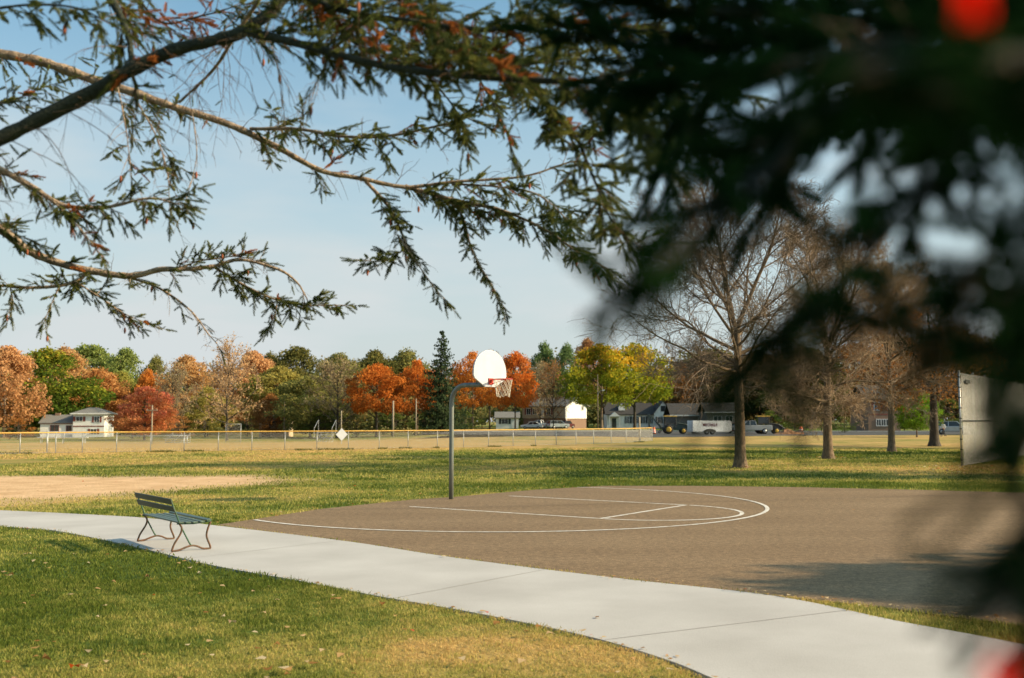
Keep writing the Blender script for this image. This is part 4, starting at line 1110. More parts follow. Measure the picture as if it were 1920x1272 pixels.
MB().box(.12, .16, -.3, Dp, 2.22, 2.34).build('trim_band', M['trim_white'], t)
win(t, 6.0, 4.6, .7, .9, .12, 'side'); MB().box(.13, .2, -.05, .12, 0, 5.0).build('downpipe', M['trim_white'], t)
# white cottage
Y = 235; t = house_root('house', 'white cottage with dark shutters and a peaked front gable under the golden maples', 1138, Y, 0)
k = Y / 1920; Lx = 88 * k; gw = 34 * k
MB().box(0, Lx, .6, 8, 0, 3.3).build('wall', M['white_siding'], t)
mb = MB(); gable_roof(mb, 0, Lx, .6, 8, 3.3, 2.4, 'x', .4); mb.build('roof', M['roof_dark'], t)
mb = MB(); mb.prism([(Lx, 0), (Lx + gw, 0), (Lx + gw, 3.4), (Lx + gw / 2, 6.1), (Lx, 3.4)], 0, 8.5, 'y'); mb.build('gable_wall', M['white_siding'], t)
mb = MB(); gable_roof(mb, Lx, Lx + gw, 0, 8.5, 3.4, 2.72, 'y', .3); mb.build('gable_roof', M['roof_dark'], t)
win(t, Lx + gw / 2, 4.5, .8, 1.1, 0, frame='shutter'); win(t, Lx + gw * .28, 1.9, .75, 1.4, 0, shutters='shutter'); win(t, Lx + gw * .74, 1.9, .75, 1.4, 0, shutters='shutter')
for x in (.45, .58, .68, .79, .91): win(t, Lx * x, 1.9, .7, 1.5, .6, shutters='shutter')
mb = MB(); mb.prism([(.4, 2.7), (3.0, 2.7), (1.7, 3.7)], -.9, .58, 'y'); 
for x in (.55, 2.85): mb.box(x - .08, x + .08, -.85, -.7, 0, 2.7)
mb.build('porch', M['trim_white'], t); MB().box(1.2, 2.2, .53, .6, .1, 2.3).build('door', M['shutter'], t)
mb = MB(); mb.prism([(Lx * .33 - .7, 4.1), (Lx * .33 + .7, 4.1), (Lx * .33 + .7, 5.0), (Lx * .33, 5.6), (Lx * .33 - .7, 5.0)], 1.2, 3.5, 'y'); mb.build('dormer', M['white_siding'], t)
# grey brick houses
Y = 225; k = Y / 1920; t = house_root('house', 'grey brick house with dark roof and white eaves right of the white cottage', 1260, Y, 0)
MB().box(0, 62 * k, 0, 9, 0, 3.1).build('wall', M['grey_brick'], t)
mb = MB(); gable_roof(mb, 0, 62 * k, 0, 9, 3.1, 2.3, 'x', .5); mb.build('roof', M['roof_dark'], t)
MB().box(-.6, 62 * k + .6, -.62, -.52, 2.75, 3.0).build('fascia', M['trim_white'], t)
MB().box(1.5, 5.0, -.04, 0, 0, 2.3).build('garage_door', M['grey_brick'], t); win(t, 6.2, 1.8, .8, 1.1, 0)
Y = 215; k = Y / 1920; t = house_root('house', 'dark low house with white eaves behind the white trailer', 1326, Y, 0)
MB().box(0, 60 * k, 0, 9, 0, 3.7).build('wall', M['grey_brick'], t)
mb = MB(); gable_roof(mb, 0, 60 * k, 0, 9, 3.7, 1.7, 'x', .5); mb.build('roof', M['roof_dark'], t)
MB().box(-.6, 60 * k + .6, -.62, -.52, 3.4, 3.62).build('fascia', M['trim_white'], t)
win(t, 2.2, 2.1, 1.6, 1.2, 0); win(t, 4.6, 2.1, 1.4, 1.2, 0)
# brown brick house at right
Y = 170; k = Y / 1920; t = house_root('house', 'two-storey brown brick house with a white triple window at right', 1628, Y, 0)
MB().box(0, 60 * k, 0, 9, 0, 5.6).build('wall', M['brick'], t)
mb = MB(); gable_roof(mb, 0, 60 * k, 0, 9, 5.6, 2.0, 'x', .5); mb.build('roof', M['roof_dark'], t)
for x in (1.7, 2.5, 3.3): win(t, x, 1.5, .66, 1.0, 0)
win(t, 1.5, 4.2, .9, 1.2, 0, shutters='trim_red'); win(t, 3.8, 4.2, .9, 1.2, 0, shutters='trim_red')
MB().box(0, 60 * k, -.03, 0, 2.75, 2.95).build('trim_band', M['trim_red'], t)

# ------------------------------------------------------------------ poles, lamp, signs
def upole(x, yt, yb, Y, m, lab, rad=.13, arm=True):
    b = at(x, 787, Y); z = tz(b.x, Y); zt = at(x, yt, Y).z
    t = thing('utility_pole', lab, 'utility pole', (b.x, Y, z), 0, 'utility poles behind the ballfield')
    MB().tube([(0, 0, -.3), (0, 0, zt - z)], [rad, rad * .75], 8).build('pole', m, t, True)
    if arm:
        mb = MB(); mb.box(-.9, .9, -.06 - rad, .0 - rad * .7, zt - z - .9, zt - z - .75)
        for xx in (-.75, .75): mb.lathe([(.04, zt - z - .75), (.06, zt - z - .68), (.03, zt - z - .58)], (xx, -rad, 0), n=8)
        mb.build('crossarm', m, t)
upole(285, 760, 812, 165, M['pale_pole'], 'pale utility pole in front of the pinkish red tree')
upole(533, 752, 806, 195, M['wood_pole'], 'dark utility pole beside the beige shed', arm=False)
upole(640, 770, 806, 175, M['pale_pole'], 'short pale pole right of the grey bare tree', .11, False)
upole(737, 752, 808, 180, M['pale_pole'], 'pale thick pole between the two red orange maples', .19, False)
upole(780, 748, 806, 182, M['pale_pole'], 'pale thin pole just left of the spruce trunk', .12, False)
Y = 185; b = at(1121, 787, Y); zt = at(1121, 702, Y).z
t = thing('street_lamp', 'dark street lamp pole with a curved arm in front of the golden maple', 'street lamp', (b.x, Y, 0))
MB().tube([(0, 0, -.2), (0, 0, zt)], [.11, .07], 8).build('pole', M['wood_pole'], t, True)
za = at(1121, 732, Y).z
MB().tube(catmull([(0, 0, za - 1.2), (.25, -.05, za - .3), (.8, -.1, za), (1.0, -.1, za)], 4), .035, 6).build('arm', M['galv'], t, True)
MB().prism([(.75, za - .08), (1.2, za - .1), (1.25, za), (1.15, za + .1), (.8, za + .08)], -.22, .02, 'y').build('lamp_head', M['sign_back'], t)
# amber sign beside street
p = gnd(1522, 812.5); zt = at(1522, 786, p.y).z
t = thing('street_sign', 'small amber sign on a pale post by the far street', 'sign', (p.x, p.y, 0))
MB().tube([(0, 0, -.1), (0, 0, zt)], .045, 8).build('post', M['sign_back'], t, True)
MB().prism([(-.30, zt - .85), (.30, zt - .85), (.30, zt), (-.30, zt)], -.075, -.05, 'y').build('plate', M['sign_amber'], t, bevel=.01)
# white diamond plate on the fence
p = gnd(641, 843.2); zc = at(641, 815, p.y - .15).z; s_ = .42
t = thing('diamond_sign', 'white diamond plate fixed on the low outfield fence', 'sign', (p.x, p.y - .12, 0), .55)
MB().prism([(-s_, zc), (0, zc - s_), (s_, zc), (0, zc + s_)], 0, .012, 'y').build('plate', M['white_board'], t)
MB().box(-.02, .02, .012, .03, zc - s_ - .2, zc + .1).build('strap', M['galv'], t)

# ------------------------------------------------------------------ bleachers and benches behind the fence
def bleacher(x, y_, Y, wpx, lab, rows=3):
    b = at(x, 787, Y); z = tz(b.x, Y); wd = wpx / 1920 * Y
    t = thing('bleacher', lab, 'bleachers', (b.x, Y, z), -.1, 'aluminium bleachers behind the ballfield fence')
    for k in range(rows):
        MB().box(-wd / 2, wd / 2, k * .62, k * .62 + .28, .42 + k * .3, .47 + k * .3).build('seat', M['galv'], t)
        MB().box(-wd / 2, wd / 2, k * .62 + .32, k * .62 + .58, .2 + k * .3, .24 + k * .3).build('footboard', M['galv'], t)
    for s in (-wd / 2 + .3, 0, wd / 2 - .3):
        fr = MB(); fr.tube([(s, 0, 0), (s, 0, .42)], .025, 6); fr.tube([(s, rows * .62 - .3, 0), (s, rows * .62 - .3, .42 + .3 * (rows - 1))], .025, 6)
        fr.tube([(s, 0, .2), (s, rows * .62 - .3, .2 + .3 * (rows - 1))], .025, 6); fr.tube([(s, 0, .03), (s, rows * .62 - .3, .03)], .025, 6)
        fr.build('frame', M['galv'], t)
    return t, wd
bleacher(328, 828, 98, 46, 'silver bleachers behind the left half of the yellow-capped fence', 3)
t, wd = bleacher(606, 822, 112, 34, 'bleachers with sloping handrails left of the white diamond plate', 3)
mb = MB()
for s in (-wd / 2, wd / 2):
    mb.tube([(s, 0, .45), (s, 0, 1.5), (s, 1.6, 2.4), (s, 1.6, .9)], .028, 6)
mb.build('handrail', M['galv'], t)
# players' bench frame at far left (white rails)
b = at(118, 787, 90); z = tz(b.x, 90)
t = thing('players_bench', 'long pale players bench behind the fence in front of the white house', 'bench', (b.x, 90, z))
MB().box(-2.2, 2.2, 0, .28, .48, .53).build('seat', M['trim_white'], t); MB().box(-2.2, 2.2, .34, .38, .8, 1.05).build('backrest', M['trim_white'], t)
for s in (-1.9, 0, 1.9):
    mb = MB(); mb.tube([(s, .05, 0), (s, .05, .48)], .03, 6); mb.tube([(s, .32, 0), (s, .32, 1.0)], .03, 6); mb.build('leg', M['galv'], t)
# small chain link backstop frame
def panel_fence(x0, x1, yt, Y, lab):
    a = at(x0, 787, Y); c = at(x1, 787, Y); z = tz(a.x, Y); h = at(x0, yt, Y).z - z
    t = thing('mesh_fence', lab, 'fence', (a.x, Y, z)); L_ = c.x - a.x
    n = max(2, int(round(L_ / 3)) + 1)
    for s in np.linspace(0, L_, n): MB().tube([(s, 0, -.1), (s, 0, h)], .04, 6).build('post', M['galv'], t, True)
    MB().tube([(0, 0, h - .03), (L_, 0, h - .03)], .03, 6).build('top_rail', M['galv'], t, True)
    tt = Tubes(); mesh_panel(tt, (0, -.04, 0), (L_, -.04, 0), .05, h - .05, .12, .0045)
    link('chain_link_mesh', tt.mesh('chain_link_mesh', False), M['wire'], t)
panel_fence(424, 452, 795, 130, 'small square chain-link panel right of the tall bare tan tree')
panel_fence(220, 352, 817, 84, 'short mesh fence around the left bleachers behind the yellow-capped fence')

# ------------------------------------------------------------------ vehicles
def wheel(parent, x, y, r_, w_, rimm='rim'):
    mb = MB(); mb.lathe([(r_ * .62, -w_ / 2), (r_ * .95, -w_ / 2), (r_, -w_ * .3), (r_, w_ * .3), (r_ * .95, w_ / 2), (r_ * .62, w_ / 2)], (x, y, r_), 'y', 18)
    o = mb.build('wheel', M['tyre'], parent, True)
    mb = MB(); mb.lathe([(r_ * .3, -w_ / 2 - .012), (r_ * .6, -w_ / 2 - .004), (r_ * .6, w_ / 2 + .004), (r_ * .3, w_ / 2 + .012)], (x, y, r_), 'y', 14); mb.build('rim', M[rimm], o, True)


def car(x, Y, rz, paint, lab, kind='sedan', z=0.035, cat='car'):
    b = at(x, 787, Y); t = thing('parked_' + ('pickup_truck' if kind == 'pickup' else 'car'), lab, cat, (b.x, Y, z), rz, 'vehicles parked beyond the park')
    wd = .9
    if kind == 'sedan':
        body = [(-2.25, .35), (2.25, .35), (2.3, .6), (2.2, .82), (1.1, .93), (-1.5, .98), (-2.25, .92), (-2.32, .6)]
        cab = [(1.05, .93), (.35, 1.42), (-.95, 1.45), (-1.6, .985)]; wx = (1.4, -1.4); wr = .33
    elif kind == 'suv':
        body = [(-2.3, .4), (2.3, .4), (2.35, .75), (2.25, 1.02), (1.15, 1.1), (-2.25, 1.12), (-2.35, .7)]
        cab = [(1.1, 1.1), (.5, 1.68), (-2.0, 1.72), (-2.25, 1.12)]; wx = (1.45, -1.4); wr = .37
    else:
        body = [(-2.7, .5), (2.6, .5), (2.65, .85), (2.55, 1.1), (1.35, 1.18), (-.55, 1.2), (-2.7, 1.2), (-2.72, .8)]
        cab = [(1.3, 1.18), (.75, 1.78), (-.35, 1.8), (-.55, 1.2)]; wx = (1.75, -1.65); wr = .39
    MB().prism(body, -wd, wd, 'y').build('body', M[paint], t, bevel=.07)
    n = len(cab); mb = MB(); ins = .14
    V = [(p[0], -(wd - .04 if i in (0, 3) else wd - ins), p[1]) for i, p in enumerate(cab)] + [(p[0], (wd - .04 if i in (0, 3) else wd - ins), p[1]) for i, p in enumerate(cab)]
    mb.add(V, [(0, 1, 2, 3), (7, 6, 5, 4), (0, 4, 5, 1), (1, 5, 6, 2), (2, 6, 7, 3)]); mb.build('windows', M['glass'], t)
    mb = MB(); x1, z1 = cab[1]; x2, z2 = cab[2]
    mb.box(x2 - .05, x1 + .05, -(wd - ins) - .015, (wd - ins) + .015, max(z1, z2) - .015, max(z1, z2) + .04)
    for s in (-1, 1):
        for (a, c) in ((0, 1), (3, 2)):
            pa_ = Vector((cab[a][0], s * (wd - .035), cab[a][1])); pc = Vector((cab[c][0], s * (wd - ins + .005), cab[c][1])); mb.tube([pa_, pc], .045, 6)
        xm = (cab[0][0] + cab[3][0]) / 2; mb.tube([(xm, s * (wd - .035), cab[0][1]), (xm, s * (wd - ins + .005), z1)], .045, 6)
    mb.build('roof', M[paint], t)
    for xx in wx:
        for s in (-1, 1): wheel(t, xx, s * (wd - .1), wr, .24)
    for s in (-1, 1):
        MB().box(body[1][0] - .02, body[1][0] + .075, s * .62 - .16, s * .62 + .16, body[2][1] + .02, body[2][1] + .17).build('headlight', M['lamp_glass'], t)
        MB().box(-body[1][0] - .085, -body[1][0] + .02, s * .68 - .12, s * .68 + .12, .72, .92).build('taillight', M['tail'], t)
    if kind == 'pickup':
        MB().box(-2.6, -.65, -.72, .72, 1.2, 1.206).build('cargo_bed', M['machine_black'], t)
    return t


car(997, 214, R(176), 'car_white', 'white sedan parked left of the white pickup by the tan house', 'sedan')
car(1013, 220, R(160), 'car_white', 'white pickup truck parked between two cars by the tan house', 'pickup', cat='pickup truck')
car(1046, 216, R(25), 'car_silver', 'silver hatchback parked right of the white pickup by the tan house', 'suv')
car(1062, 222, R(60), 'car_dark', 'dark red car parked at the white gable of the tan house', 'suv')
car(1786, 136, R(-20), 'car_silver', 'pale blue silver car parked behind the walking person at right', 'suv')
car(1408, 141, R(182), 'car_grey', 'grey pickup truck right of the nearest bare tree trunk on the street', 'pickup', cat='pickup truck')
car(1379, 150, R(80), 'car_red', 'red car half hidden behind the nearest bare tree trunk', 'sedan')

# enclosed trailer
p = gnd(1335.5, 815.5); t = thing('enclosed_trailer', 'long white enclosed cargo trailer with dark red lettering parked on the far street', 'trailer', (p.x, p.y, .035), R(10))
TL = 76 / 1920 * p.y; th = at(1335, 788, p.y).z - .1
mb = MB(); prof = [(-TL / 2, .34), (TL / 2 - .25, .34), (TL / 2 + .02, .5), (TL / 2 + .10, 1.0), (TL / 2 + .05, th - .2), (TL / 2 - .15, th), (-TL / 2, th - .02)]
mb.prism(prof, 0, 2.1, 'y'); mb.build('box_body', M['car_white'], t, bevel=.04)
MB().box(-TL / 2 - .01, TL / 2 - .3, -.012, 0, .34, .42).build('lower_trim', M['galv'], t)
for x in (-.75, .05):
    wheel(t, x, .12, .33, .22)
mb = MB(); a = np.linspace(0, math.pi, 9)
mb.prism([(-1.2, .34)] + [(-.35 - .85 * math.cos(q2), .42 + .34 * math.sin(q2)) for q2 in a] + [(.5, .34)], -.09, -.0125, 'y'); mb.build('fender', M['machine_black'], t)
MB().tube([(TL / 2, 1.0, .42), (TL / 2 + 1.0, 1.0, .42)], .05, 6).build('tongue', M['machine_black'], t)
MB().tube([(TL / 2 + .9, 1.0, 0), (TL / 2 + .9, 1.0, .7)], .035, 6).build('jack', M['machine_black'], t)
tail_ = MB().box(TL / 2 + .06, TL / 2 + .12, .3, .9, .8, 1.0).build('front_marker', M['tail'], t)
cu = bpy.data.curves.new('lettering', 'FONT'); cu.body = 'MICHELS'; cu.size = .52; cu.extrude = .004; cu.align_x = 'CENTER'; cu.space_character = 1.12; cu.offset = .018
tmp = bpy.data.objects.new('lettering', cu); COL.objects.link(tmp); bpy.context.view_layer.update()
me = bpy.data.meshes.new_from_object(tmp.evaluated_get(bpy.context.evaluated_depsgraph_get())); bpy.data.objects.remove(tmp)
lo_ = link('lettering', me, None, t); me.materials.clear(); me.materials.append(M['letters'])
lo_.rotation_euler = (math.pi / 2, 0, 0); lo_.location = (at(1331, 787, p.y).x - p.x, -.012, at(1331, 797, p.y).z - .2); lo_.scale = (.9, .95, 1)

# backhoe loaders
def backhoe(x, ypx, lab, body, arm=True):
    p = gnd(x, ypx); t = thing('backhoe_loader', lab, 'backhoe', (p.x, p.y, .035), 0, 'backhoe loaders on the far street')
    wheel(t, -.7, .35, .62, .42, 'rim_yellow'); wheel(t, -.7, 1.75, .62, .42, 'rim_yellow'); wheel(t, 1.35, .4, .42, .32, 'rim_yellow'); wheel(t, 1.35, 1.7, .42, .32, 'rim_yellow')
    MB().prism([(-1.5, .55), (2.2, .5), (2.3, .9), (2.2, 1.25), (.5, 1.35), (.4, .95), (-1.5, .95)], .62, 1.48, 'y').build('chassis', M[body], t, bevel=.03)
    mb = MB()
    for xx in (-1.15, .35):
        for yy in (.5, 1.6): mb.tube([(xx, yy, .9), (xx * .95, yy, 2.35)], .05, 6)
    mb.tube([(-1.15, .5, 1.4), (.35, .5, 1.4)], .04, 6); mb.tube([(-1.15, 1.6, 1.4), (.35, 1.6, 1.4)], .04, 6); mb.build('cab_frame', M['machine_black'], t)
    MB().box(-1.1, .3, .53, .55, 1.42, 2.3).build('cab_glass', M['glass'], t)
    MB().prism([(-1.3, 2.35), (.5, 2.35), (.45, 2.47), (-1.25, 2.5)], .4, 1.7, 'y').build('cab_roof', M['machine_yellow'], t, bevel=.03)
    mb = MB(); mb.box(-.7, -.2, .85, 1.25, .95, 1.15); mb.box(-.72, -.6, .85, 1.25, 1.15, 1.65); mb.build('seat', M['machine_black'], t)
    for yy in (.55, 1.55):
        MB().tube([(.6, yy, 1.45), (1.7, yy, 1.3), (2.5, yy, .7), (2.8, yy, .4)], .08, 6).build('loader_arm', M[body], t)
    MB().prism([(2.75, .05), (3.5, .05), (3.55, .1), (2.95, .2), (2.9, .75), (2.7, .8)], .1, 2.0, 'y').build('bucket', M['machine_yellow' if not arm else 'machine_black'], t)
    if arm:
        MB().prism([(-1.5, .7), (-1.75, .75), (-2.9, 2.5), (-3.2, 2.7), (-3.35, 2.45), (-2.6, 2.0), (-1.6, 1.1)], .9, 1.2, 'y').build('boom', M[body], t, bevel=.03)
        MB().prism([(-3.25, 2.7), (-3.5, 2.6), (-3.35, 1.0), (-3.15, 1.0)], .93, 1.17, 'y').build('dipper_arm', M[body], t, bevel=.03)
        MB().prism([(-3.4, 1.05), (-3.1, 1.05), (-2.7, .75), (-2.75, .35), (-3.2, .5)], .75, 1.35, 'y').build('digging_bucket', M['machine_black'], t)
        for yy in (.3, 1.8): MB().tube([(-1.5, yy, .8), (-1.95, yy, .1)], .06, 6).build('stabiliser_leg', M['machine_black'], t)
    else:
        MB().prism([(-1.5, .7), (-1.75, .75), (-2.0, 1.9), (-1.7, 1.95)], .9, 1.2, 'y').build('boom', M[body], t, bevel=.03)
    return t
backhoe(1264, 814.5, 'green backhoe with raised digging arm left of the white trailer', 'machine_green', True)
backhoe(1439, 814.5, 'backhoe with a yellow cab roof right of the nearest bare tree', 'machine_black', False)
# warning barrels and a small board near the street works
def barrel(x, y_, lab, s=1.0):
    p = gnd(x, y_); t = thing('traffic_barrel', lab, 'traffic barrel', (p.x, p.y, .035), 0, 'warning barrels at the street works')
    t.scale = (s, s, s)
    MB().lathe([(.30, .05), (.29, .4), (.25, .42), (.24, .72), (.20, .75), (.19, .98), (.05, 1.0)], n=14).build('body', M['orange'], t, True)
    mb = MB(); mb.lathe([(.297, .22), (.293, .36)], n=14); mb.lathe([(.25, .5), (.247, .64)], n=14); mb.build('white_bands', M['trim_white'], t)
    MB().lathe([(.42, 0), (.42, .06), (.30, .08)], n=14).build('rubber_base', M['tyre'], t)
barrel(1502, 814.5, 'orange and white traffic barrel left of the amber sign')
barrel(1226, 814.5, 'orange and white traffic barrel at the raised digging arm', .9)
# shingle pile right of second backhoe
mb = MB(); p = gnd(1478, 815)
V, F = [], []
R_ = np.random.default_rng(4); n = 14
V.append((p.x, p.y, .75))
for ring in range(1, 5):
    for i in range(n):
        a = 6.283 * i / n; rr_ = ring * .42 * R_.uniform(.85, 1.15); V.append((p.x + rr_ * 1.3 * math.cos(a), p.y + rr_ * math.sin(a), .75 * (1 - ring / 4) ** 1.1 + (R_.normal(0, .05) if ring < 4 else 0)))
for i in range(n): F.append((0, 1 + i, 1 + (i + 1) % n))
for ring in range(3):
    for i in range(n):
        a = 1 + ring * n; F.append((a + i, a + n + i, a + n + (i + 1) % n, a + (i + 1) % n))
mb.add(V, F); tag(mb.build('dirt_pile', mat('soil', (.30, .14, .06), (.2, .1, .05), 6, .95, .5)), 'low reddish soil pile between the backhoe and the traffic barrel', 'soil pile')

# ------------------------------------------------------------------ person walking
p = gnd(1769, 818.5); t = thing('person', 'person in pale top and dark trousers walking at right near the parked car', 'person', (p.x, p.y, .0), R(200))
def skin_obj(name, chains, m, parent):
    """chains: list of [(co, radius)...]; the first vertex of every later chain snaps to an existing vertex when equal"""
    idx = {}; V = []; E = []; Rr = []
    for ch in chains:
        prev = None
        for co, rad in ch:
            if co not in idx: idx[co] = len(V); V.append(co); Rr.append(rad)
            i = idx[co]
            if prev is not None and (prev, i) not in E: E.append((prev, i))
            prev = i
    me = bpy.data.meshes.new(name); me.from_pydata(V, E, []); o = bpy.data.objects.new(name, me); COL.objects.link(o); o.parent = parent
    me.materials.append(m)
    sk = o.modifiers.new('skin', 'SKIN'); sk.use_smooth_shade = True
    lay = me.skin_vertices[0] if me.skin_vertices else None
    if lay is None:
        bpy.context.view_layer.update(); lay = me.skin_vertices[0] if me.skin_vertices else None
    if lay is not None:
        for i, rad in enumerate(Rr): lay.data[i].radius = (rad, rad); lay.data[i].use_root = (i == 0)
    s2 = o.modifiers.new('sub', 'SUBSURF'); s2.levels = 1; s2.render_levels = 2
    return o
# local +x is the walking direction
pel = (0, 0, .95); ch = (.02, 0, 1.22); nk = (.04, 0, 1.46); hb = (.06, 0, 1.56); hd = (.075, 0, 1.64); ht = (.07, 0, 1.72)
chains = [[(pel, .13), ((.01, 0, 1.08), .125), (ch, .145), ((.03, 0, 1.38), .11), (nk, .055), (hb, .07), (hd, .095), (ht, .075)]]
for s in (1, -1):
    hip = (0, .09 * s, .90); kn = (.22 if s > 0 else -.10, .09 * s, .50); an = (.30 if s > 0 else -.42, .09 * s, .11 if s > 0 else .17); to = (.48 if s > 0 else -.30, .1 * s, .045 if s > 0 else .05)
    chains.append([(pel, .13), (hip, .085), (kn, .058), (an, .042), (to, .035)])
    sh = (.02, .19 * s, 1.40); el = (-.16 * s, .235 * s, 1.14); wr = (-.10 * s + .10, .24 * s, .92); hn = (-.10 * s + .14, .24 * s, .85)
    chains.append([((.03, 0, 1.38), .11), (sh, .055), (el, .042), (wr, .03), (hn, .036)])
    for q2 in range(4): chains.append([(hn, .036), ((hn[0] + .015 + .006 * q2, hn[1] + .022 * (q2 - 1.5), hn[2] - .075 - .01 * (q2 in (1, 2))), .008)])
    chains.append([(hn, .036), ((hn[0] + .05, hn[1] - .02 * s, hn[2] - .035), .009)])
body = skin_obj('body', chains, M['skin'], t)
sh_ch = [[((.005, 0, .93), .155), ((.01, 0, 1.08), .145), (ch, .16), ((.03, 0, 1.38), .125), ((.035, 0, 1.44), .07)]]
for s in (1, -1): sh_ch.append([((.03, 0, 1.38), .125), ((.02, .19 * s, 1.40), .07), ((-.16 * s, .235 * s, 1.14), .056), ((-.10 * s + .08, .24 * s, .95), .045)])
skin_obj('jacket', sh_ch, M['shirt'], t)
tr_ch = [[((0, 0, 1.0), .14), (pel, .145)]]
for s in (1, -1): tr_ch.append([(pel, .145), ((0, .09 * s, .90), .10), ((.22 if s > 0 else -.10, .09 * s, .50), .075), ((.29 if s > 0 else -.40, .09 * s, .15 if s > 0 else .2), .06)])
skin_obj('trousers', tr_ch, M['trousers'], t)
mb = MB(); mb.lathe([(.045, 1.585), (.10, 1.62), (.107, 1.68), (.09, 1.735), (.045, 1.765), (.01, 1.77)], (.045, 0, 0), n=14); mb.build('hair', M['hair'], t, True)
for s in (1, -1):
    mb = MB(); cx_ = .42 if s > 0 else -.34; zz0 = .0 if s > 0 else .03
    mb.prism([(cx_ - .17, zz0), (cx_ + .12, zz0), (cx_ + .12, zz0 + .06), (cx_ - .02, zz0 + .1), (cx_ - .15, zz0 + .12)], .09 * s - .045, .09 * s + .045, 'y'); mb.build('shoe', M['tyre'], t, bevel=.015)
mb = MB(); mb.lathe([(.002, .165), (.014, .16), (.018, .15)], (0, 0, 1.49), n=6); mb.add([(.165, -.012, 1.62), (.165, .012, 1.62), (.19, 0, 1.615), (.16, 0, 1.65)], [(0, 1, 2), (0, 2, 3), (1, 3, 2)]); mb.build('nose', M['skin'], t)

# ------------------------------------------------------------------ spruce boughs near the camera
def shoot_template(n, L_, nl, wd, seed):
    R_ = np.random.default_rng(seed); t_ = (np.arange(n) + .5) / n; az = np.arange(n) * 2.39996 + R_.normal(0, .3, n)
    a = R_.uniform(.75, 1.15, n) * (1 - .45 * t_ ** 4)
    base = np.stack([0 * t_, 0 * t_, t_ * L_], -1)
    d = np.stack([np.cos(az) * np.sin(a), np.sin(az) * np.sin(a), np.cos(a)], -1)
    ln = nl * R_.uniform(.75, 1.15, n) * (1 - .25 * t_)
    sd = np.stack([-np.sin(az), np.cos(az), 0 * az], -1) * wd / 2
    mid = base + d * (ln * .5)[:, None]
    V = np.stack([base, mid + sd, base + d * ln[:, None], mid - sd], 1)
    core = np.array([[(-.0022, 0, 0), (.0022, 0, 0), (.0012, 0, L_), (-.0012, 0, L_)], [(0, -.0022, 0), (0, .0022, 0), (0, .0012, L_), (0, -.0012, L_)]])
    return np.concatenate([V, core], 0)


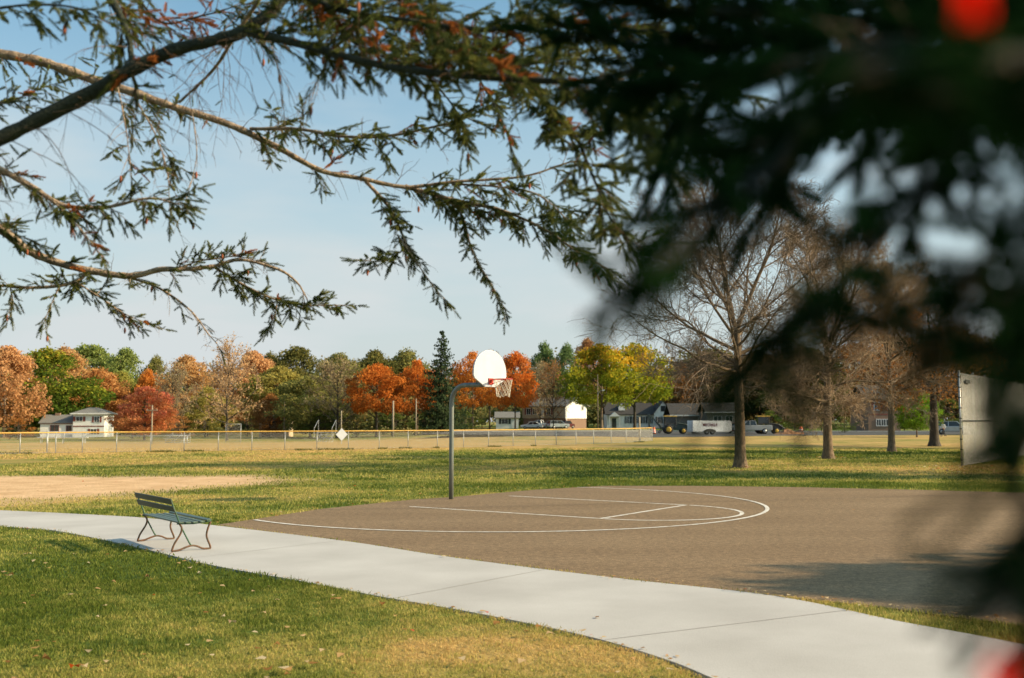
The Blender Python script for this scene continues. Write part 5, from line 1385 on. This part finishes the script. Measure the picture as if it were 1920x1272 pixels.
class Bough:
    """one limb of a near spruce: wood tubes, live shoots, dead shoots"""
    def __init__(s, seed): s.R = np.random.default_rng(seed); s.subs = []
    def fresh(s):
        s.wood = Tubes(); s.tw = Tubes(); s.live = []; s.dead = []; s.tips = []
        s.subs.append((s.wood, s.tw, s.live, s.dead, s.tips))
    def lateral(s, P, d, L_, fol, droop, dead=False, depth=0, rad=.0035, side_len=1.0, sp=.03, sc=1.0):
        R_ = s.R; n = max(4, int(L_ / .06)); pts = [np.array(P)]; d = np.array(d, float); d /= np.linalg.norm(d); ds = [d]
        for i in range(n):
            d = d + R_.normal(0, .10, 3); d[2] -= .38 * droop * (.5 + i / n); d /= np.linalg.norm(d); pts.append(pts[-1] + d * L_ / n); ds.append(d)
        pts = np.array(pts); s.tw.add(pts, np.linspace(rad, rad * .35, n + 1), 4)
        store = s.dead if dead else s.live
        m = max(1, int(L_ / sp)); ref = np.cross(ds[0], np.array([0, 0, 1.0])) + R_.normal(0, .15, 3)
        for k in range(m):
            t_ = (k + .5) / m; f = t_ * n; i = min(int(f), n - 1); p = pts[i] + (pts[i + 1] - pts[i]) * (f - i); dd_ = ds[i + 1]
            sgn = 1 if k % 2 else -1; v = dd_ * .6 + sgn * ref * R_.uniform(.5, .95) + R_.normal(0, .32, 3); v[2] -= .14
            v /= np.linalg.norm(v)
            if R_.random() < fol and t_ > .08: store.append((p, v, sc * R_.uniform(.6, 1.2) * (1.1 - .4 * t_)))
            elif R_.random() < .5: s.tw.add([p, p + v * R_.uniform(.02, .07) * sc, p + v * .08 * sc + np.array([0, 0, -.02])], [.0012, .001, .0007], 3)
            if fol > .3 and R_.random() < .5: store.append((p, dd_ + R_.normal(0, .15, 3), sc * R_.uniform(.6, 1.0)))
            if depth == 0 and L_ > .15 and R_.random() < .5 * side_len * (1 if fol > .3 else .4):
                s.lateral(p, v, L_ * R_.uniform(.3, .55) * (1.15 - t_), fol, droop, dead, 1, rad * .6, 0, sp, sc)
        if fol > .2: store.append((pts[-1], ds[-1], sc * R_.uniform(.8, 1.2)))
        s.tips.append(pts[-1])
    def limb(s, pts, r0, r1, sp, Lr, fol, dead_p=.0, bare_p=.2, droop=.10, t0=0.0, t1=1.0, up=.3, sc=1.0, lsp=.024, per=8):
        if .3 < fol < .92: sp *= .70
        s.fresh(); R_ = s.R; C = catmull(pts, per); C = C + np.cumsum(R_.normal(0, .0012, C.shape), 0) * .5
        n = len(C); s.wood.add(C, np.linspace(r0, r1, n) * (1 + .08 * R_.normal(0, 1, n)), 8)
        seg = np.r_[0, np.cumsum(np.linalg.norm(np.diff(C, axis=0), axis=1))]; tot = seg[-1]
        for sdist in np.arange(t0 * tot, t1 * tot, sp):
            sd_ = sdist + R_.uniform(-.4, .4) * sp; i = int(np.clip(np.searchsorted(seg, sd_) - 1, 0, n - 2)); f = (sd_ - seg[i]) / (seg[i + 1] - seg[i] + 1e-9)
            p = C[i] + (C[i + 1] - C[i]) * np.clip(f, 0, 1); T = C[i + 1] - C[i]; T /= np.linalg.norm(T) + 1e-9
            sidev = np.cross(T, np.array([0, 0, 1.0])); sidev /= np.linalg.norm(sidev) + 1e-9
            d = T * R_.uniform(.2, .8) + sidev * R_.choice([-1, 1]) * R_.uniform(.3, .9) + np.array([0, 0, R_.uniform(-.75, up + .25 * (up > 0))])
            u_ = R_.random(); L_ = R_.uniform(*Lr) * (1.0 if fol < .3 else .66)
            if u_ < bare_p: s.lateral(p, d, L_ * 1.2, 0.02, droop * 1.8, False, 0, .0026, .7, .05, sc)
            elif u_ < bare_p + dead_p: s.lateral(p, d, L_ * .7, fol, droop, True, 0, .003, 1, lsp, sc)
            else: s.lateral(p, d, L_, fol, droop, False, 0, .003, 1, lsp, sc)
        if fol > .2 and t1 >= 1: s.lateral(C[-1], C[-1] - C[-2], Lr[0], fol, droop * .4, False, 0, r1, 1, lsp, sc)


def inst_shoots(items, temps, R_):
    P = np.array([i[0] for i in items]); D = np.array([i[1] for i in items]); S = np.array([i[2] for i in items]); n = len(P)
    D /= np.linalg.norm(D, axis=1)[:, None]
    A = np.cross(D, R_.normal(0, 1, (n, 3))); A /= np.linalg.norm(A, axis=1)[:, None] + 1e-9; B = np.cross(D, A)
    which = R_.integers(0, len(temps), n); Vs = []; Ts = []
    tone0 = np.clip(R_.normal(.45, .2, n), 0, 1)
    for w_ in range(len(temps)):
        k = which == w_
        if not k.any(): continue
        T_ = temps[w_]; m = len(T_)
        V = (T_[None, :, :, 0, None] * A[k][:, None, None, :] + T_[None, :, :, 1, None] * B[k][:, None, None, :] + T_[None, :, :, 2, None] * D[k][:, None, None, :]) * S[k][:, None, None, None] + P[k][:, None, None, :]
        Vs.append(V.reshape(-1, 3)); Ts.append(np.repeat(tone0[k], m * 4))
    V = np.concatenate(Vs); F = np.arange(len(V)).reshape(-1, 4)
    return V, F, np.concatenate(Ts)


NEEDLE = leafmat('needles', [(0, (.04, .062, .025)), (.5, (.12, .14, .042)), (1, (.28, .26, .07))], .3)
DEADN = leafmat('dead_needles', [(0, (.20, .075, .025)), (.5, (.34, .12, .035)), (1, (.48, .17, .05))], .2)
NEAR = leafmat('needles_shade_toned', [(0, (.007, .022, .008)), (1, (.018, .052, .014))], .06)  # near boughs' needles, darkened so the colour holds their shade
TEMP_FAR = [shoot_template(84, .068, .018, .0030, 400 + i) for i in range(5)]
TEMP_NEAR = [shoot_template(150, .085, .018, .0030, 420 + i) for i in range(5)]


def finish(bg_, parent, temps, seed, wood='limb', needle=NEEDLE, cones=0):
    R_ = np.random.default_rng(seed)
    for wd_, tw_, live, dead, tips in bg_.subs:
        if 0 < len(tw_.V) <= 90:            # a few twigs: keep them in the limb's own mesh
            for V_, F_ in zip(tw_.V, tw_.F): wd_.F.append(F_ + wd_.n)
            wd_.V += tw_.V; wd_.n += tw_.n; tw_.V = []
        w_ = link('limb', wd_.mesh('limb'), M[wood], parent)
        if tw_.V: link('twigs', tw_.mesh('twigs'), M['twig'], w_)
        if live:
            V, F, T_ = inst_shoots(live, temps, R_); link('needles', fast_mesh('needles', V, F, {'tone': T_}), needle, w_)
        if dead:
            V, F, T_ = inst_shoots(dead, temps, R_); link('dead_needles', fast_mesh('dead_needles', V, F, {'tone': T_}), DEADN, w_)
        for j in R_.choice(len(tips), min(cones, len(tips)), replace=False) if cones else []:
            MB().lathe([(.002, 0), (.007, -.008), (.009, -.024), (.006, -.04), (.002, -.047)], tuple(tips[j]), n=7).build('cone', CONE, w_, True)


CONE = mat('cone_scales', (.34, .09, .04), (.22, .07, .03), 60, .7)


def P3(L_, d0=None):
    return [at(x, y, d) for x, y, d in L_]


def dpts(xy, d0, d1):
    n = len(xy); return [at(x, y, d0 + (d1 - d0) * i / (n - 1)) for i, (x, y) in enumerate(xy)]


LT = Vector((-6.0, 5.6, 0))
left = thing('spruce_tree', 'large spruce whose long dark and tan boughs reach in from the upper left', 'tree', (0, 0, 0))
right = thing('spruce_tree', 'dark blurred spruce hanging close to the camera over the upper right', 'tree', (0, 0, 0))


def trunk_and_crown(root, c, H, wdt, rad, seed, pal='conifer', layers=30):
    MB().tube([(c.x, c.y, -.2), (c.x + .03, c.y, H * .5), (c.x, c.y, H)], [rad, rad * .6, .03], 12).build('trunk', M['limb_shade_toned'], root, True)
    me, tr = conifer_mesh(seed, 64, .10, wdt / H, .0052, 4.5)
    o = place_mesh('crown', me, LM[pal], root); o.location = c; o.scale = (H, H, H)


trunk_and_crown(left, LT, 11, 2.3, .28, 500)

def tp(z): return [Vector((LT.x + .1, LT.y, z))]
G = []
bo = Bough(601); bo.limb(tp(3.0) + dpts([(-300, 380), (-100, 306), (0, 262), (180, 172), (250, 132), (330, 96), (440, 68), (490, 38), (530, 2), (580, -50)], 5.0, 5.1), .042, .026, .075, (.2, .6), .10, 0, .85, .16, t0=.4, up=-.1); G.append((bo, 'limb_shade_toned'))
bo = Bough(602); bo.limb(dpts([(470, 62), (560, 82), (650, 108), (760, 130), (880, 142), (1000, 150), (1150, 152), (1300, 160)], 5.0, 3.6), .024, .009, .05, (.18, .42), .62, .10, .28, .13, up=.75); G.append((bo, 'limb_shade_toned'))
bo = Bough(603); bo.limb(tp(4.2) + dpts([(-250, 70), (-100, 85), (0, 100), (80, 115), (180, 150), (250, 172), (330, 200), (430, 232), (520, 275), (600, 318), (680, 335), (760, 350), (850, 340), (980, 330), (1060, 305)], 6.6, 7.0), .044, .006, .065, (.12, .38), .40, .05, .7, .14, t0=.42, up=.3)
bo.limb(dpts([(760, 350), (850, 375), (940, 395), (1020, 430), (1085, 475), (1140, 505)], 7.0, 6.8), .017, .004, .042, (.14, .36), .80, .05, .05, .13, up=.2)
bo.limb(dpts([(683, 336), (730, 390), (755, 440), (765, 470)], 7.0, 6.9), .013, .004, .05, (.12, .40), .72, .0, .15, .12, up=.15, t0=.2)
bo.limb(dpts([(800, 357), (860, 395), (885, 470), (925, 540), (942, 572)], 7.0, 6.9), .009, .003, .05, (.10, .28), .75, 0, .1, .16, up=.1)
bo.limb(dpts([(745, 440), (780, 490), (815, 540), (838, 565)], 6.9, 6.9), .006, .003, .05, (.08, .2), .7, 0, .1, .14, up=.1)
bo.limb(dpts([(755, 470), (720, 490), (680, 490)], 6.9, 6.8), .006, .003, .035, (.08, .24), .85, 0, .0, .1, up=.2)
bo.limb(dpts([(850, 345), (930, 350), (1010, 365), (1075, 420)], 7.0, 6.8), .009, .003, .045, (.12, .34), .8, .06, .05, .12, up=.3)
G.append((bo, 'limb'))
bo = Bough(604); bo.limb(dpts([(470, 242), (560, 242), (640, 255), (720, 255), (800, 240), (880, 215), (960, 170)], 6.8, 6.0), .014, .005, .05, (.12, .36), .66, .05, .2, .16, up=.35); G.append((bo, 'limb'))
bo = Bough(605); bo.limb(tp(2.7) + dpts([(-260, 330), (-100, 375), (0, 430), (60, 475), (150, 505), (240, 518), (300, 506), (350, 505), (400, 500), (450, 488), (520, 505), (556, 530), (575, 560)], 7.4, 7.6), .040, .005, .12, (.10, .26), .50, .08, .45, .12, t0=.5, up=.5)
bo.limb(dpts([(330, 506), (370, 490), (400, 485), (440, 480), (490, 490)], 7.5, 7.6), .008, .003, .035, (.10, .22), .85, .12, .0, .08, up=1.0)
bo.limb(dpts([(400, 500), (460, 535), (520, 562), (580, 572), (645, 572)], 7.6, 7.7), .010, .003, .038, (.12, .30), .85, .02, .03, .08, up=.5)
bo.limb(dpts([(520, 562), (515, 590), (500, 620)], 7.7, 7.7), .005, .002, .04, (.08, .2), .8, 0, .0, .10, up=.2)
bo.limb(dpts([(165, 508), (145, 528), (100, 538), (50, 540), (0, 536), (-80, 532)], 7.5, 7.2), .016, .008, .06, (.12, .30), .72, 0, .15, .12, up=.4)
bo.limb(dpts([(235, 518), (300, 542), (355, 582), (385, 620), (405, 645)], 7.5, 7.6), .010, .003, .07, (.10, .26), .35, 0, .5, .16, up=.1)
bo.limb(dpts([(140, 528), (190, 560), (235, 590), (290, 612)], 7.4, 7.5), .007, .003, .042, (.10, .26), .8, .05, .1, .10, up=.35)
bo.limb(dpts([(20, 540), (25, 570), (20, 595)], 7.3, 7.3), .005, .002, .04, (.08, .2), .8, 0, .0, .10, up=.1)
bo.limb(dpts([(110, 540), (95, 575), (85, 600)], 7.3, 7.3), .005, .002, .05, (.08, .2), .7, 0, .0, .10, up=.1)
G.append((bo, 'limb'))
bo = Bough(606); bo.limb(tp(3.6) + dpts([(-200, 240), (-60, 292), (0, 318), (60, 350), (120, 385), (200, 388), (280, 372), (335, 382)], 6.1, 6.2), .03, .004, .05, (.12, .34), .62, .05, .25, .16, t0=.45, up=.45)
bo.limb(dpts([(100, 378), (150, 430), (190, 480)], 6.1, 6.1), .006, .002, .045, (.10, .26), .65, .15, .2, .14, up=.1)
bo.limb(dpts([(-40, 400), (10, 430), (60, 450)], 6.1, 6.1), .006, .002, .04, (.10, .26), .8, 0, .1, .14, up=.3)
bo.limb(dpts([(-40, 200), (20, 190), (70, 170), (100, 160)], 6.1, 6.1), .006, .002, .035, (.10, .22), .85, .1, .0, .06, up=.5)
G.append((bo, 'limb'))
bo = Bough(607); bo.limb(dpts([(190, -30), (225, 30), (242, 75), (246, 128)], 5.3, 5.05), .022, .012, .05, (.2, .5), .40, .3, .4, .18, up=.5); G.append((bo, 'limb_shade_toned'))
bo = Bough(608); bo.limb(dpts([(500, -20), (445, 60), (400, 130), (335, 192)], 5.6, 6.2), .012, .008, .07, (.2, .6), .15, .2, .6, .2, up=0)
bo.limb(dpts([(250, 180), (290, 250), (312, 320), (318, 400)], 6.5, 6.4), .006, .002, .05, (.12, .34), .6, 0, .35, .14, up=.2)
bo.limb(dpts([(360, 205), (368, 290), (350, 370), (325, 440)], 6.4, 6.4), .004, .0012, .12, (.08, .2), .05, 0, .9, .2, up=0)
bo.limb(dpts([(220, 160), (235, 240), (245, 330)], 6.4, 6.3), .005, .002, .06, (.12, .3), .5, .1, .4, .14, up=.2)
bo.limb(dpts([(500, 60), (520, 130), (530, 200)], 5.2, 5.2), .004, .0015, .06, (.12, .3), .15, 0, .7, .2, up=0)
bo.limb(dpts([(620, 100), (590, 160), (560, 210)], 5.0, 5.0), .004, .0015, .06, (.12, .3), .25, 0, .6, .2, up=0)
G.append((bo, 'limb'))
bo = Bough(609)
bo.limb(dpts([(520, -30), (640, 20), (760, 40), (900, 55), (1050, 45), (1250, 60)], 5.0, 4.2), .02, .006, .035, (.2, .5), .72, .16, .12, .14, up=.7)
bo.limb(dpts([(560, -20), (640, 60), (700, 100), (760, 110)], 5.4, 5.0), .012, .004, .045, (.2, .42), .7, .3, .1, .14, up=.6)
bo.limb(dpts([(760, 0), (860, 90), (960, 120), (1060, 110)], 5.2, 4.6), .012, .004, .04, (.2, .45), .75, .1, .1, .14, up=.6)
bo.limb(dpts([(240, -30), (300, 40), (370, 30), (440, 10)], 5.8, 5.8), .008, .003, .05, (.2, .5), .35, .45, .4, .2, up=.5)
bo.limb(dpts([(-40, 20), (60, 10), (140, 15), (200, 40)], 4.6, 4.6), .008, .003, .06, (.12, .34), .5, 0, .3, .2, up=.2)
G.append((bo, 'limb_shade_toned'))
bo = Bough(610); bo.limb(dpts([(960, 140), (1030, 200), (1080, 260), (1115, 340), (1150, 420), (1195, 465)], 5.4, 4.6), .012, .004, .035, (.14, .36), .8, .04, .05, .16, up=.5)
bo.limb(dpts([(900, 150), (940, 220), (965, 290)], 5.6, 5.6), .007, .003, .035, (.12, .34), .75, .25, .1, .2, up=.4)
bo.limb(dpts([(800, 140), (850, 200), (870, 250)], 5.6, 5.6), .007, .003, .04, (.12, .34), .7, .15, .1, .2, up=.4)
bo.limb(dpts([(1050, 250), (1120, 250), (1170, 235)], 5.2, 5.0), .007, .003, .035, (.10, .28), .85, .04, .05, .1, up=.6)
bo.limb(dpts([(1060, 150), (1150, 200), (1210, 260), (1240, 300)], 3.6, 3.2), .009, .003, .035, (.10, .30), .85, 0, .05, .2, up=.3)
bo.limb(dpts([(1150, 152), (1230, 200), (1290, 240), (1320, 290)], 3.0, 2.7), .008, .003, .035, (.10, .28), .85, 0, .05, .2, up=.3)
G.append((bo, 'limb_shade_toned'))
for i, (b_, wm) in enumerate(G): finish(b_, left, TEMP_FAR, 700 + i, wm, NEEDLE, 1)

# near spruce at right
RT = Vector((3.7, 2.0, 0))
trunk_and_crown(right, RT, 10, 1.9, .26, 510)
N_ = []
def near(seed, xy, d0, d1, r0, r1, sp, Lr, fol=.95, up=.6, droop=.06, sc=1.0, lsp=.022, tk=None, bare=.0):
    bo = Bough(seed); pts = dpts(xy, d0, d1)
    if tk is not None: pts = [Vector((RT.x - .2, RT.y, tk))] + pts
    bo.limb(pts, r0, r1, sp, Lr, fol, 0, bare, droop, up=up, sc=sc, lsp=lsp, per=10, t0=.3 if tk is not None else 0); N_.append(bo)
near(651, [(2300, -60), (2000, 0), (1700, 30), (1450, 70), (1250, 120), (1130, 145)], 1.9, 2.2, .020, .006, .030, (.10, .24), tk=3.0)
near(652, [(2400, 40), (2000, 100), (1800, 140), (1640, 185), (1520, 235), (1440, 300)], 1.0, .95, .010, .003, .02, (.04, .095), tk=2.6, up=.2, sc=.8)
near(653, [(1880, 160), (1760, 330), (1660, 440), (1560, 530), (1470, 615), (1390, 685)], .85, .75, .006, .002, .012, (.028, .06), up=.6, sc=.65)
near(654, [(2350, 480), (2050, 560), (1930, 640), (1840, 650), (1760, 610), (1690, 585)], .75, .7, .006, .002, .011, (.025, .055), tk=2.3, sc=.6)
near(655, [(2250, 100), (2060, 220), (1985, 420), (1955, 600), (1938, 800), (1930, 1080), (1940, 1300)], .56, .5, .006, .002, .009, (.016, .034), up=.2, sc=.5, tk=2.7)
near(656, [(1520, 230), (1450, 310), (1400, 370), (1350, 420)], .85, .8, .005, .0015, .018, (.025, .05), sc=.6)
near(657, [(2200, -120), (1900, -40), (1650, 10), (1400, 20), (1200, 10)], 1.2, 1.3, .012, .004, .022, (.07, .17), tk=2.9)
near(658, [(2200, 160), (2000, 150), (1850, 110), (1650, 90), (1450, 150)], .85, .9, .009, .003, .016, (.04, .10), tk=2.5, sc=.8)
near(659, [(1700, 120), (1560, 220), (1480, 300), (1430, 380)], 1.6, 1.7, .007, .003, .03, (.08, .2))
near(660, [(1860, 150), (1790, 220), (1745, 290), (1735, 380)], .95, .9, .005, .002, .018, (.03, .07), up=.2, sc=.7)
near(667, [(1480, 300), (1400, 345), (1340, 395), (1280, 425)], .85, .8, .005, .0015, .016, (.025, .05), up=.5, sc=.6)
near(668, [(1300, 440), (1240, 490), (1195, 535), (1165, 570)], .7, .66, .003, .0012, .011, (.02, .04), up=.6, sc=.55)
near(669, [(1960, 560), (1915, 600), (1890, 660), (1885, 720)], .7, .66, .004, .0015, .011, (.025, .05), up=.4, sc=.55)
near(670, [(1760, 205), (1640, 235), (1520, 255), (1400, 250)], 1.1, 1.15, .006, .002, .018, (.05, .10), sc=.85)
near(661, [(1350, 130), (1300, 220), (1260, 300)], 2.0, 2.1, .006, .002, .035, (.10, .22), up=.2, droop=.2)
near(662, [(1950, 40), (1750, 90), (1550, 120), (1400, 150), (1280, 160)], 1.1, 1.2, .009, .003, .02, (.05, .11))
near(664, [(1980, 760), (1945, 820), (1925, 950), (1930, 1100)], .55, .5, .004, .0015, .01, (.02, .035), up=.2, sc=.5)
near(665, [(1500, 60), (1350, 80), (1200, 90), (1080, 70)], 2.0, 2.3, .012, .004, .03, (.12, .24))
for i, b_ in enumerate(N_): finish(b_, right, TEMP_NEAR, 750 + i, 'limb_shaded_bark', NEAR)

# leaf shapes added in place of soft red light leaks
def light_leak_leaf(x, y_, d, s, lab, rz):
    c = at(x, y_, d); pts = []
    for a, r__ in ((90, 1), (70, .55), (45, .85), (28, .45), (0, .8), (-25, .45), (-60, .5), (-90, .25), (-120, .5), (-155, .45), (180, .8), (152, .45), (135, .85), (110, .55)):
        pts.append((r__ * s * math.cos(R(a)), 0.12 * s * math.cos(R(3 * a)), r__ * s * math.sin(R(a))))
    V = [(0, .0, 0)] + pts; n = len(pts); F = [(0, 1 + i, 1 + (i + 1) % n) for i in range(n)]
    t = thing('light_leak_leaf', lab, 'leaf', c, rz)
    mb = MB(); mb.add(V, F); o = mb.build('blade', RED, t); sm = o.modifiers.new('solid', 'SOLIDIFY'); sm.thickness = .0006
    MB().tube([(0, 0, .2 * s), (.05 * s, .02 * s, .9 * s), (.2 * s, .05 * s, 1.5 * s)], .0006, 5).build('stalk', M['red_rim'], t)
RED = leafmat('light_leak_leaf', [(0, (.88, .015, .006)), (1, (.9, .02, .01))], .5)
light_leak_leaf(1822, 0, .33, .0185, 'blurred red leaf added for a light leak at the top right corner', .7)
light_leak_leaf(1874, 1312, .33, .0150, 'blurred red leaf added for a light leak at the bottom right corner', .7)

# leafy trees standing to the right of the view; they shade court, path and midfield
for i, (x, y_, H, W_, lab) in enumerate(((23.0, 11.0, 10.4, 8.4, 'broad olive tree far right of the court, casting shade over it'), (17.0, 6.4, 6.6, 3.6, 'slim olive tree right of the path, casting shade over its near end'),
        (24.5, 36.0, 13.0, 7.0, 'olive tree right of the court whose long shadow crosses the midfield grass'), (36.5, 60.0, 14.0, 6.0, 'olive tree beyond the chain-link backstop, right of the forked bare tree'), (40.0, 71.0, 13.0, 5.0, 'far olive tree at the right end of the park lawn'))):
    root = thing('tree', lab, 'tree', (x, y_, 0), i * 1.3); root.scale = (W_, W_, H)
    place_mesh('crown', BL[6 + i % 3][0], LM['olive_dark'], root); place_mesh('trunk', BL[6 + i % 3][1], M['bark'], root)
print('OBJECTS', len(bpy.data.objects), 'FACES', sum(len(m.polygons) for m in bpy.data.meshes))
